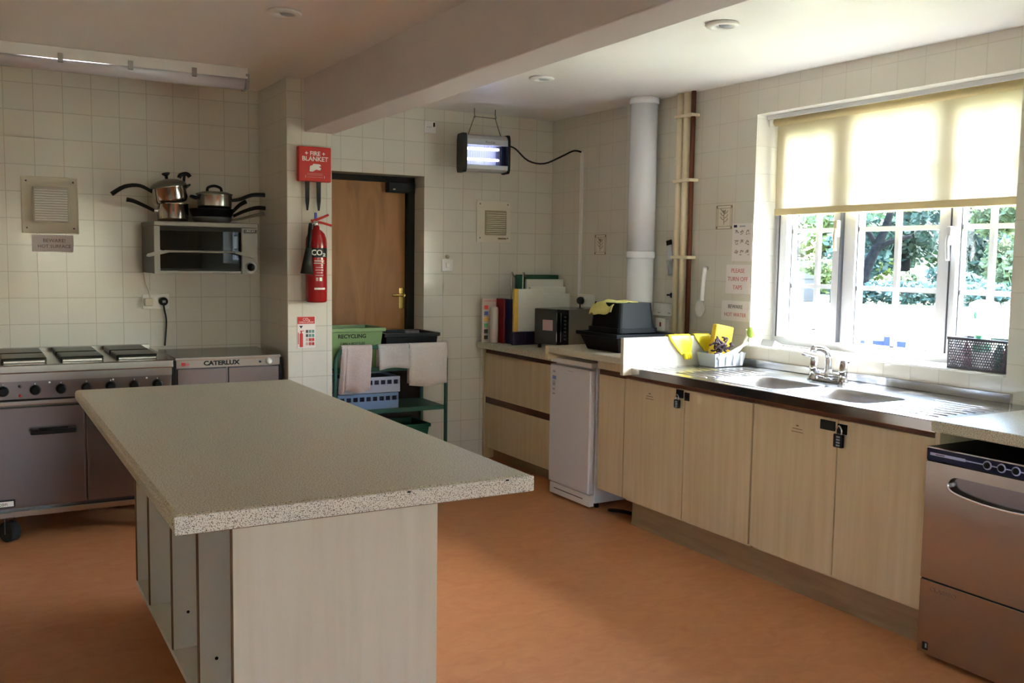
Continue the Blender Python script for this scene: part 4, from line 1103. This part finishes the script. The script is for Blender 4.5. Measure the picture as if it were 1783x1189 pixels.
# ------------------------------------------------------------------ sink run
b = BM(); box(b, 2.972, W-.001, 4.005, 4.031, .822, 1.02, bev=.003); tag(finish('worktop_divider', b, mat('divider_cream', '#c6c0ae', .4)), 'low cream partition between raised worktop and steel sink', 'partition')
ST = .86
sk = thing('sink_unit', 'stainless double bowl sink top with drainers under the window', 'sink', (3.37, 3.1, .82))
BW = [(3.10, 3.43, 3.04, 3.46), (3.10, 3.43, 2.575, 2.99)]
bm = BM()
Y0, Y1, X0, X1 = 2.18, 4.004, 3.03, 3.715
box(bm, X0, 3.10, Y0, Y1, ST-.006, ST); box(bm, 3.43, X1, Y0, Y1, ST-.006, ST)
for a, c in ((Y0, 2.575), (2.99, 3.04), (3.46, Y1)): box(bm, 3.10, 3.43, a, c, ST-.006, ST)
finish('sink_top', bm, SINK_M, sk)
bx('front_edge', CHROME_D, sk, X0-.004, X0+.004, Y0, Y1, ST-.044, ST+.001, bev=.003)
bx('upstand', SINK_M, sk, 3.70, W-.0005, 2.33, Y1, ST, ST+.04, bev=.003)
for x0, x1, y0, y1 in BW:
    b = BM()
    def R(k, z, r): return [Vector((x, y, z)) for x, y in rrect(x0+k, x1-k, y0+k, y1-k, r, 6)]
    ringed(b, [R(-.012, ST+.001, .075), R(-.004, ST+.003, .07), R(.004, ST-.004, .065), R(.012, ST-.03, .065), R(.025, ST-.15, .06), R(.06, ST-.165, .05)], False, True)
    bo = finish('sink_bowl', b, BOWL_M, sk)
    b = BM(); lathe(b, [(.013, 0), (.013, .003), (.009, .004), (.001, .004)], (x1-.017, (y0+y1)/2-.07, ST-.045), 16, 'X'); finish('overflow', b, BLACK, bo)
    b = BM(); lathe(b, [(.035, 0), (.035, .003), (.02, .004), (.001, .001)], ((x0+x1)/2, (y0+y1)/2, ST-.1645), 20); finish('drain', b, CHROME, bo)
for y0, y1 in ((2.24, 2.53), (3.52, 3.94)):
    b = BM()
    for i in range(8):
        x = 3.12+i*.055; cyl(b, (x, y0, ST-.002), (x, y1, ST-.002), .005, n=8)
    finish_split('drainer_rib', b, SINK_M, sk)
tp = thing('mixer_tap', 'chrome mixer tap with two handles behind the sink bowls', 'tap', (3.56, 3.15, ST))
b = BM(); cyl(b, (3.56, 3.245, ST+.035), (3.56, 3.075, ST+.035), .014); box(b, 3.535, 3.585, 3.05, 3.27, ST, ST+.012, bev=.005); finish('bridge', b, CHROME, tp)
for y in (3.25, 3.07):
    b = BM(); lathe(b, [(.026, 0), (.026, .012), (.019, .02), (.018, .05), (.021, .054), (.02, .062), (.0165, .11), (.012, .113), (.001, .113)], (3.56, y, ST), 24); finish('tap_handle', b, CHROME, tp)
b = BM(); cyl(b, (3.56, 3.25, ST+.108), (3.53, 3.30, ST+.122), .006, .004, 8); cyl(b, (3.56, 3.07, ST+.106), (3.585, 3.06, ST+.106), .008); finish('handle_lever', b, CHROME, tp)
b = BM(); lathe(b, [(.022, 0), (.022, .03), (.019, .034), (.018, .06)], (3.56, 3.16, ST), 20)
tube(b, [(3.56, 3.16, ST+.05), (3.56, 3.16, ST+.11), (3.553, 3.162, ST+.14), (3.53, 3.175, ST+.158), (3.49, 3.195, ST+.16)], lambda t: .017-.003*t, 14)
cyl(b, (3.495, 3.192, ST+.165), (3.49, 3.195, ST+.142), .016, .015, 14); finish('spout', b, CHROME, tp)

# sink cabinets
def hasp(par, y0, y1, z):
    b = BM(); box(b, 3.047, 3.055, y0, y1, z-.02, z+.02, bev=.001)
    for y in (y0+.008, y1-.008): cyl(b, (3.047, y, z-.012), (3.044, y, z-.012), .004, n=8); cyl(b, (3.047, y, z+.012), (3.044, y, z+.012), .004, n=8)
    finish('hasp', b, BLACK, par)
def sink_cabinet(label, y0, y1, ys, z1=.795):
    t = thing('sink_cabinet', label, 'cabinet', (3.38, (y0+y1)/2, 0))
    b = BM(); box(b, 3.078, 3.095, y0, y1, .125, .815); box(b, 3.078, 3.70, y0, y0+.016, .125, .815); box(b, 3.078, 3.70, y1-.016, y1, .125, .815); box(b, 3.095, 3.70, y0+.016, y1-.016, .125, .14); finish('carcass', b, MAPLE, t)
    bx('finger_rail', REDWOOD, t, 3.058, 3.078, y0, y1, z1, .817)
    ds = []
    for a, c in ((ys, y1-.002), (y0+.002, ys-.006)):
        ds.append(bx('door', MAPLE, t, 3.055, 3.0775, a, c, .14, z1-.003, bev=.0015))
    return t, ds
cA, dA = sink_cabinet('maple two door sink cabinet left half, with small padlock', 3.135, 4.095, 3.605)
cB, dB = sink_cabinet('maple two door sink cabinet right half, next to the dishwasher', 2.20, 3.127, 2.652)
bx('end_panel', MAPLE, cB, 3.05, 3.70, 2.178, 2.198, 0, .818)
hasp(dA[1], 3.565, 3.597, .762); hasp(dA[0], 3.61, 3.66, .77)
hasp(dB[0], 2.66, 2.735, .762); hasp(dB[1], 2.60, 2.645, .757)
def door_note(par, y, z):
    for i, (w, h) in enumerate(((.014, .012), (.055, .006), (.065, .006))):
        bx('printed_note', BROWNINK, par, 3.0542, 3.055, y-w/2, y+w/2, z-i*.013, z-i*.013+h*.5)
door_note(dA[0], 3.88, .735); door_note(dB[0], 2.865, .73)
def padlock(label, y, z, s):
    t = thing('padlock', label, 'padlock', (3.035, y, z-.04*s), 'padlocks on the sink cabinets')
    b = BM(); box(b, 3.026, 3.044, y-.02*s, y+.02*s, z-.05*s, z, bev=.004); bo = finish('lock_body', b, BLACK, t)
    b = BM(); tube(b, [(3.035, y-.012*s, z-.004), (3.035, y-.012*s, z+.016*s), (3.035, y, z+.03*s), (3.035, y+.012*s, z+.016*s), (3.035, y+.012*s, z-.004)], .0035*s, 8); finish('shackle', b, CHROME, t)
    b = BM()
    for i in range(4): box(b, 3.0245, 3.026, y-.013*s, y+.004*s, z-.044*s+i*.0105*s, z-.038*s+i*.0105*s)
    finish_split('code_wheel', b, GREYPL, bo)
padlock('small black padlock hanging on the left sink cabinet', 3.635, .742, .85)
padlock('larger black combination padlock on the right sink cabinet', 2.625, .738, 1.1)
b = BM(); box(b, 3.09, 3.108, 2.199, 4.05, 0, .124); prism(b, [(3.09, 0), (3.078, 0), (3.082, .004), (3.088, .014), (3.09, .03)], 'XZ', 2.199, 4.05)
tag(finish('cabinet_plinth', b, PLINTH_M), 'brown plinth running along the floor under the sink cabinets', 'plinth')
fp = thing('filler_cabinet', 'narrow maple filler panel between fridge and sink cabinets', 'cabinet', (3.3, 4.21, 0))
bx('front_panel', MAPLE, fp, 3.055, 3.075, 4.099, 4.335, .14, .79); bx('finger_rail', REDWOOD, fp, 3.058, 3.075, 4.099, 4.335, .79, .818); bx('side_panel', MAPLE, fp, 3.075, 3.65, 4.315, 4.335, .14, .818); bx('back_panel', BLACK_M, fp, 3.66, 3.67, 4.10, 4.335, 0, .818)  # black back sheet stands in for the shade inside the open gap
b = BM(); box(b, 3.30, 3.45, 4.12, 4.28, 0, .10, bev=.004); tag(finish('cardboard_box', b, mat('box_slate', '#4b5a78', .7)), 'slate blue box lying in the gap under the filler panel', 'box')
b = BM(); tube(b, [(3.12, 4.31, .012), (3.16, 4.22, .02), (3.2, 4.12, .012), (3.24, 4.06, .012)], .01, 8); tag(finish('loose_cable', b, BLACK), 'black cable lying in the gap beside the fridge foot', 'cable')

# things by the divider and on the sill
def glove(label, x0, x1, drop, seed):
    b = BM(); rg = random.Random(seed); nx = 8; y = 4.018; rr = .017; z = 1.023
    prof = [(y+rr, z-.05, 0), (y+rr, z-.01, 0), (y+rr*.7, z+.003, 0), (y, z+.006, 0), (y-rr*.7, z+.003, 0), (y-rr, z-.01, 0)] + [(y-rr-.003, z-drop*k, k) for k in (.25, .45, .65, .8, .92, 1)]
    V = []
    for i in range(nx+1):
        t = i/nx; c = []
        for py, pz, k in prof:
            w = 1 - .55*max(0, k-.3)/.7
            x = (x0+x1)/2 + (x1-x0)*(t-.5)*w + .04*k
            c.append(b.verts.new((x, py - (.008*math.sin(6*t+seed)*k if py < y else 0), pz)))
        V.append(c)
    for i in range(nx):
        for j in range(len(prof)-1):
            f = b.faces.new((V[i][j], V[i+1][j], V[i+1][j+1], V[i][j+1])); f.smooth = True
    for q in (.25, .5, .75):                       # fingers
        xx = (x0+x1)/2 + (x1-x0)*(q-.5)*.4 + .045
        tube(b, [(xx, y-rr-.011, z-drop*.9), (xx+.006, y-rr-.012, z-drop*1.08), (xx+.01, y-rr-.011, z-drop*1.2)], lambda t: .012*(1-.35*t), 8)
    o = finish('rubber_glove', b, GLOVE); md = o.modifiers.new('t', 'SOLIDIFY'); md.thickness = .004; md.offset = 0
    tag(o, label, 'glove', 'yellow rubber gloves')
glove('yellow rubber glove draped over the partition, left one', 3.27, 3.42, .105, 1)
glove('yellow rubber glove draped over the partition, next to the sponge', 3.45, 3.56, .095, 2)
cd = thing('sink_tidy', 'grey plastic sink caddy in the corner of the drainer', 'caddy', (3.55, 3.9, ST))
bm = BM(); open_box(bm, 3.44, 3.66, 3.82, 3.97, ST+.004, ST+.075, .005, .012); finish('tray', bm, GREYPL, cd)
b = BM()
for i in range(4): box(b, 3.47+i*.05, 3.485+i*.05, 3.818, 3.828, ST+.01, ST+.08)
tube(b, [(3.45, 3.815, ST+.05), (3.55, 3.812, ST+.085), (3.66, 3.81, ST+.13)], .008, 8); finish_split('front_bar', b, mat('pale_grey_bars', '#c4c8cc', .4), cd)
Ms = Matrix.Translation((3.58, 3.935, ST+.12)) @ Matrix.Rotation(math.radians(10), 4, 'Y')
b = BM(); box(b, -.065, .065, -.018, .018, -.105, .1, bev=.008, M=Ms); tag(finish('yellow_sponge', b, SPONGE), 'tall yellow sponge cloth standing in the grey caddy', 'sponge')
b = BM(); rg = random.Random(2)
for i in range(26):
    c0 = Vector((3.53+rg.uniform(-.05, .05), 3.87+rg.uniform(-.025, .025), ST+.085+rg.uniform(0, .06)))
    tube(b, [c0, c0+Vector((rg.uniform(-.03, .03), rg.uniform(-.02, .02), rg.uniform(-.02, .03))), c0+Vector((rg.uniform(-.03, .03), rg.uniform(-.02, .02), rg.uniform(-.03, .03)))], .005, 6)
tag(finish('scouring_pad', b, mat('scourer_dark', '#3a2a33', .8)), 'dark tangled scouring pad in front of the yellow sponge', 'scourer')
br = thing('washing_up_brush', 'white dish brush with green head leaning on the wall tiles', 'brush', (3.66, 3.86, ST+.05))
b = BM(); tube(b, [(3.60, 3.86, ST+.055), (3.66, 3.86, ST+.10), (3.695, 3.855, ST+.16), (3.69, 3.85, ST+.2)], .007, 8); finish('brush_handle', b, WHITE, br)
b = BM(); lathe(b, [(.004, -.03), (.018, -.022), (.022, 0), (.018, .022), (.004, .03)], (3.695, 3.825, ST+.185), 16); finish('brush_head', b, GREEN_L, br)
b = BM(); prism(b, [(3.735, .978), (3.80, .977), (3.81, .984), (3.75, 1.01)], 'XZ', 3.70, 3.79); tag(finish('folded_card', b, mat('grey_card', '#8d8f94', .6)), 'folded grey card on the left end of the window sill', 'card')

# perforated basket on the sill
bk = thing('perforated_basket', 'dark grey perforated plastic basket on the right of the sill', 'basket', (3.80, 2.515, .976))
def perforated(bm, o, u, v, nu, nv, rad):
    o = Vector(o); u = Vector(u); v = Vector(v); du = u/nu; dv_ = v/nv
    su, sv = du.length, dv_.length; eu, ev = du.normalized(), dv_.normalized()
    cache = {}
    def V(p):
        k = (round(p.x, 5), round(p.y, 5), round(p.z, 5))
        if k not in cache: cache[k] = bm.verts.new(p)
        return cache[k]
    for j in range(nv):
        off = .5 if j % 2 else 0
        for i in range(nu):
            if off and i == nu-1:
                c = [o+du*i, o+du*(i+1), o+du*(i+1)+dv_, o+du*i+dv_]
                c = [p + dv_*j for p in c]; continue
            c = o + du*(i+off+.5) + dv_*(j+.5)
            sq = [(.5, 0), (.5, .5), (0, .5), (-.5, .5), (-.5, 0), (-.5, -.5), (0, -.5), (.5, -.5)]
            oc = [V(c + eu*a*su + ev*b_*sv) for a, b_ in sq]
            ic = [V(c + eu*rad*math.cos(PI/4*k) + ev*rad*math.sin(PI/4*k)) for k in range(8)]
            for k in range(8):
                bm.faces.new((oc[k], oc[(k+1) % 8], ic[(k+1) % 8], ic[k]))
bm = BM()
bx0, bx1, by0, by1, bz0, bz1 = 3.735, 3.865, 2.382, 2.652, .979, 1.105
perforated(bm, (bx0, by1, bz0), (0, by0-by1, 0), (0, 0, bz1-bz0), 24, 11, .0042)
perforated(bm, (bx1, by1, bz0), (0, by0-by1, 0), (0, 0, bz1-bz0), 24, 11, .0042)
perforated(bm, (bx0, by0, bz0), (bx1-bx0, 0, 0), (0, 0, bz1-bz0), 11, 11, .0042)
perforated(bm, (bx0, by1, bz0), (bx1-bx0, 0, 0), (0, 0, bz1-bz0), 11, 11, .0042)
o = finish('basket_wall', bm, BASKET_M, bk); md = o.modifiers.new('t', 'SOLIDIFY'); md.thickness = .003; md.offset = 0
bm = BM()
for z0_, z1_, e in ((bz1-.004, bz1+.008, .004), (bz0-.003, bz0+.008, .001)):
    box(bm, bx0-e, bx0+.004, by0-e, by1+e, z0_, z1_); box(bm, bx1-.004, bx1+e, by0-e, by1+e, z0_, z1_); box(bm, bx0+.004, bx1-.004, by0-e, by0+.004, z0_, z1_); box(bm, bx0+.004, bx1-.004, by1-.004, by1+e, z0_, z1_)
for x in (bx0-.001, bx1-.003):
    for y in (by0-.001, by1-.005): box(bm, x, x+.005, y, y+.006, bz0, bz1)
finish('rim', bm, BASKET_M, bk)
bx('base', BASKET_M, bk, bx0, bx1, by0, by1, .976, .981)
sb = thing('spray_bottle', 'white spray bottle with green label standing in the basket', 'bottle', (3.80, 2.53, .982))
b = BM(); lathe(b, [(.034, 0), (.037, .006), (.037, .11), (.03, .14), (.016, .165), (.014, .2), (.001, .2)], (3.80, 2.535, .982), 24); finish('bottle_body', b, WHITE_T, sb)
b = BM(); lathe(b, [(.0375, .07), (.0375, .10), (.0305, .142)], (3.80, 2.535, .982), 24); finish('green_band', b, GREEN_P, sb)
b = BM(); prism(b, [(2.595, 1.238), (2.592, 1.262), (2.555, 1.278), (2.48, 1.268), (2.465, 1.24), (2.49, 1.228), (2.515, 1.222), (2.518, 1.165), (2.552, 1.165), (2.556, 1.222)], 'YZ', 3.78, 3.82); finish('spray_head', b, WHITE_T, sb)
b = BM(); tube(b, [(3.80, 2.565, 1.24), (3.80, 2.575, 1.215), (3.80, 2.572, 1.195)], .006, 8); finish('trigger', b, GREEN_P, sb)
for i, (y, m_, lb) in enumerate(((2.60, mat('bottle_mauve', '#8a5a72', .5), 'small mauve bottle inside the perforated basket'), (2.45, mat('bottle_teal', '#3f7a68', .5), 'green bottle inside the perforated basket'), (2.41, mat('bottle_brown', '#8a4a34', .5), 'brown bottle at the right end of the basket'))):
    b = BM(); lathe(b, [(.019, 0), (.021, .004), (.021, .08), (.01, .095), (.01, .11), (.001, .11)], (3.795, y, .982), 18); tag(finish('cleaning_bottle', b, m_), lb, 'bottle', 'bottles in the basket')

# ------------------------------------------------------------------ dishwasher and right worktop
dw = thing('commercial_dishwasher', 'stainless under-counter dishwasher at the right edge', 'dishwasher', (3.25, 1.88, 0))
dx = 2.972; dy0, dy1 = 1.58, 2.172
bx('body', STEEL_W, dw, dx+.03, 3.56, dy0, dy1, .03, .765)
bx('top', BLACK, dw, dx+.005, 3.56, dy0, dy1, .765, .775)
bx('control_strip', NAVY, dw, dx, dx+.03, dy0, dy1, .728, .772, bev=.002)
bx('trim_line', STEEL, dw, dx-.001, dx+.004, dy0, dy1, .772, .7765)
b = BM(); box(b, dx-.001, dx+.001, 2.02, 2.158, .747, .757); box(b, dx-.001, dx+.001, 1.79, 2.02, .7495, .7535); finish('stripe', b, LILAC, dw)
bx('maker_print', GREYINK, dw, dx-.0015, dx-.001, 2.10, 2.135, .750, .754)
for y in (1.937, 1.886, 1.835):
    b = BM(); lathe(b, [(.0155, 0), (.0155, .002), (.0115, .003), (.0115, .0025), (.001, .0025)], (dx-.001, y, .7515), 22, 'X'); k = finish('button_ring', b, LILAC, dw)
    b = BM(); lathe(b, [(.0115, 0), (.010, .006), (.001, .0065)], (dx-.003, y, .7515), 20, 'X'); finish('button', b, BLACK, k)
# door with a recessed grip
bm = BM()
gy0, gy1, gz0, gz1 = 1.68, 2.075, .612, .672
box(bm, dx, dx+.03, dy0, dy1, .297, .60); box(bm, dx, dx+.03, dy0, dy1, .685, .724)
box(bm, dx, dx+.03, gy1+.005, dy1, .60, .685); box(bm, dx, dx+.03, dy0, gy1-.40, .60, .685)
dd = finish('door', bm, STEEL_W, dw)
bm = BM(); box(bm, dx+.018, dx+.029, gy1-.40, gy1+.005, .60, .685); finish('grip_recess', bm, STEEL_D, dd)
bm = BM()
op = [(gy1+.004, .685), (gy1-.03, .685), (gy1-.2, .685)]
# corner fillets round the slot into a long pill with a sagging lower lip
low = [(gy1+.004, .66), (gy1+.001, .645), (gy1-.015, .632), (gy1-.06, .622), (gy1-.13, .614), (gy1-.2, .612), (gy1-.27, .614), (gy1-.34, .622), (gy1-.385, .632), (gy1-.399, .645), (gy1-.402, .66)]
prism(bm, [(gy1+.006, .66)] + low + [(gy1-.404, .66), (gy1-.404, .60), (gy1+.006, .60)], 'YZ', dx+.0002, dx+.018)
finish('lower_lip', bm, STEEL_W, dd)
bm = BM(); tube(bm, [(dx-.004, y, z) for y, z in low], .005, 8, sub=2); finish('grip_bar', bm, CHROME, dd)
bm = BM(); prism(bm, [(gy1+.006, .685), (gy1+.006, .66), (gy1-.002, .674), (gy1-.014, .682), (gy1-.03, .685)], 'YZ', dx+.0002, dx+.018); finish('upper_corner', bm, STEEL_W, dd)
bx('shadow_line', BLACK, dw, dx+.006, dx+.03, dy0, dy1, .291, .297); bx('shadow_line', BLACK, dw, dx+.006, dx+.03, dy0, dy1, .724, .728)
bx('lower_panel', STEEL_W, dw, dx, dx+.03, dy0, dy1, .02, .291, bev=.002)
lettering('CLASSEQ', .02, STEEL_W, dw, (dx-.0005, 2.08, .262), RY, sx=1.3)
lb = bx('rating_badge', BLACK, dw, dx-.001, dx, 2.128, 2.15, .034, .062); bx('badge_mark', GREYPL, lb, dx-.0016, dx-.001, 2.131, 2.138, .042, .058)
b = BM()
for y in (1.62, 2.13):
    for x in (3.05, 3.5): cyl(b, (x, y, 0), (x, y, .03), .02, n=14)
finish_split('foot', b, BLACK, dw)
wr_ = thing('right_worktop', 'speckled worktop above the dishwasher at the right edge', 'worktop', (3.36, 1.67, .83))
bx('slab', SPECK, wr_, 2.985, W-.001, 1.18, 2.172, .828, .87, bev=.006)
bx('leg_panel', MAPLE, wr_, 3.03, 3.70, 1.20, 1.22, 0, .828)
bx('leg_panel', MAPLE, wr_, 3.03, 3.70, 1.535, 1.555, 0, .828)

# ------------------------------------------------------------------ island
isl = thing('island_unit', 'pale island unit with open shelves and overhanging worktop in front', 'island', (.83, 3.1, 0))
IX0, IX1, IY0, IY1 = .54, 1.107, 2.33, 3.90
wt = thing('island_worktop', 'large speckled beige worktop over the island in the foreground', 'worktop', (.76, 2.95, .857))
bx('slab', SPECK, wt, .34, 1.182, 1.945, 3.955, .86, .90, bev=.012)
bx('edge_strip', SPECK_EDGE, wt, .342, 1.18, 1.938, 1.947, .8605, .8985, bev=.003)
bx('core_line', CHIP, wt, .36, 1.165, 1.95, 3.9, .8565, .8605)
bx('end_panel', MAPLE_PALE, isl, IX0+.008, IX1, IY0, IY0+.018, 0, .856)
bx('panel_edge', CHIP, isl, IX0+.005, IX0+.0079, IY0, IY0+.018, 0, .856)
for y in (2.72, 3.13, 3.58, IY1-.018):
    p_ = bx('divider_panel', CARCASS, isl, IX0+.004, IX1-.02, y, y+.018, .14, .856)
    bx('divider_edge', CHIP, p_, IX0, IX0+.0039, y, y+.018, .14, .856)
bx('bottom_shelf', CARCASS, isl, IX0, IX1-.02, IY0+.02, IY1, .12, .14)
bx('back_panel', MAPLE_PALE, isl, IX1-.019, IX1-.001, IY0+.02, IY1, .10, .856)
bx('top_rail', CARCASS, isl, IX0+.012, IX0+.09, IY0+.02, IY1-.02, .842, .856)
bx('inner_side', CARCASS, isl, IX0+.03, IX1-.02, IY0+.019, IY0+.034, .14, .84)
bx('base_plinth', BLACK_M, isl, IX0+.09, IX1-.06, IY0+.06, IY1-.05, 0, .12)
b = BM()
for y, z in ((2.7195, .26), (3.129, .26)): cyl(b, (IX0+.05, y, z), (IX0+.05, y-.0015, z), .005, n=10)
finish_split('peg_hole', b, BLACK, isl)
b = BM()
for x in (.845, 1.10): box(b, x, x+.008, 1.9365, 1.9385, .893, .897)
finish_split('edge_chip', b, BLACK, wt)

# ------------------------------------------------------------------ light
w = bpy.data.worlds.new('sky'); SC.world = w; w.use_nodes = True
nt = w.node_tree; bg = nt.nodes['Background']
sky = nt.nodes.new('ShaderNodeTexSky'); sky.sky_type = 'NISHITA'; sky.sun_disc = False; sky.sun_elevation = math.radians(48); sky.sun_rotation = math.radians(110); sky.air_density = 1.0; sky.dust_density = 1.5
nt.links.new(sky.outputs[0], bg.inputs[0]); bg.inputs[1].default_value = 1.9
sd = Vector((-.8, .12, -1.62)).normalized()
su = bpy.data.lights.new('sun', 'SUN'); su.energy = 10; su.angle = math.radians(.6); su.color = (1, .99, .97)
so_ = bpy.data.objects.new('sun', su); COL.objects.link(so_); so_.rotation_euler = sd.to_track_quat('-Z', 'Y').to_euler(); so_.location = (12, -5, 14)

# ------------------------------------------------------------------ camera
f_px, yaw, pitch, roll = 1650.4, .52077, .08579, -.01457
cam = bpy.data.cameras.new('camera'); co = bpy.data.objects.new('camera', cam); COL.objects.link(co); SC.camera = co
cam.sensor_fit = 'HORIZONTAL'; cam.sensor_width = 36; cam.lens = f_px / 1783 * 36; cam.clip_start = .05; cam.clip_end = 500
fwd = Vector((math.sin(yaw)*math.cos(pitch), math.cos(yaw)*math.cos(pitch), -math.sin(pitch)))
rt = Vector((math.cos(yaw), -math.sin(yaw), 0)); dn = fwd.cross(rt)
c_, s_ = math.cos(roll), math.sin(roll)
r2 = rt*c_ + dn*s_; d2_ = -rt*s_ + dn*c_
M = Matrix((( r2.x, -d2_.x, -fwd.x, 0), (r2.y, -d2_.y, -fwd.y, 0), (r2.z, -d2_.z, -fwd.z, 1.42), (0, 0, 0, 1)))
co.matrix_world = M

SC.view_settings.view_transform = 'Standard'; SC.view_settings.look = 'None'; SC.view_settings.gamma = 1
SC.view_settings.use_curve_mapping = False
SC.view_settings.exposure = 2.4
try:
    SC.cycles.use_denoising = True
    SC.cycles.max_bounces = 14; SC.cycles.diffuse_bounces = 8; SC.cycles.transparent_max_bounces = 16
    SC.cycles.sample_clamp_indirect = 8
    SC.cycles.caustics_reflective = True
except Exception:
    pass
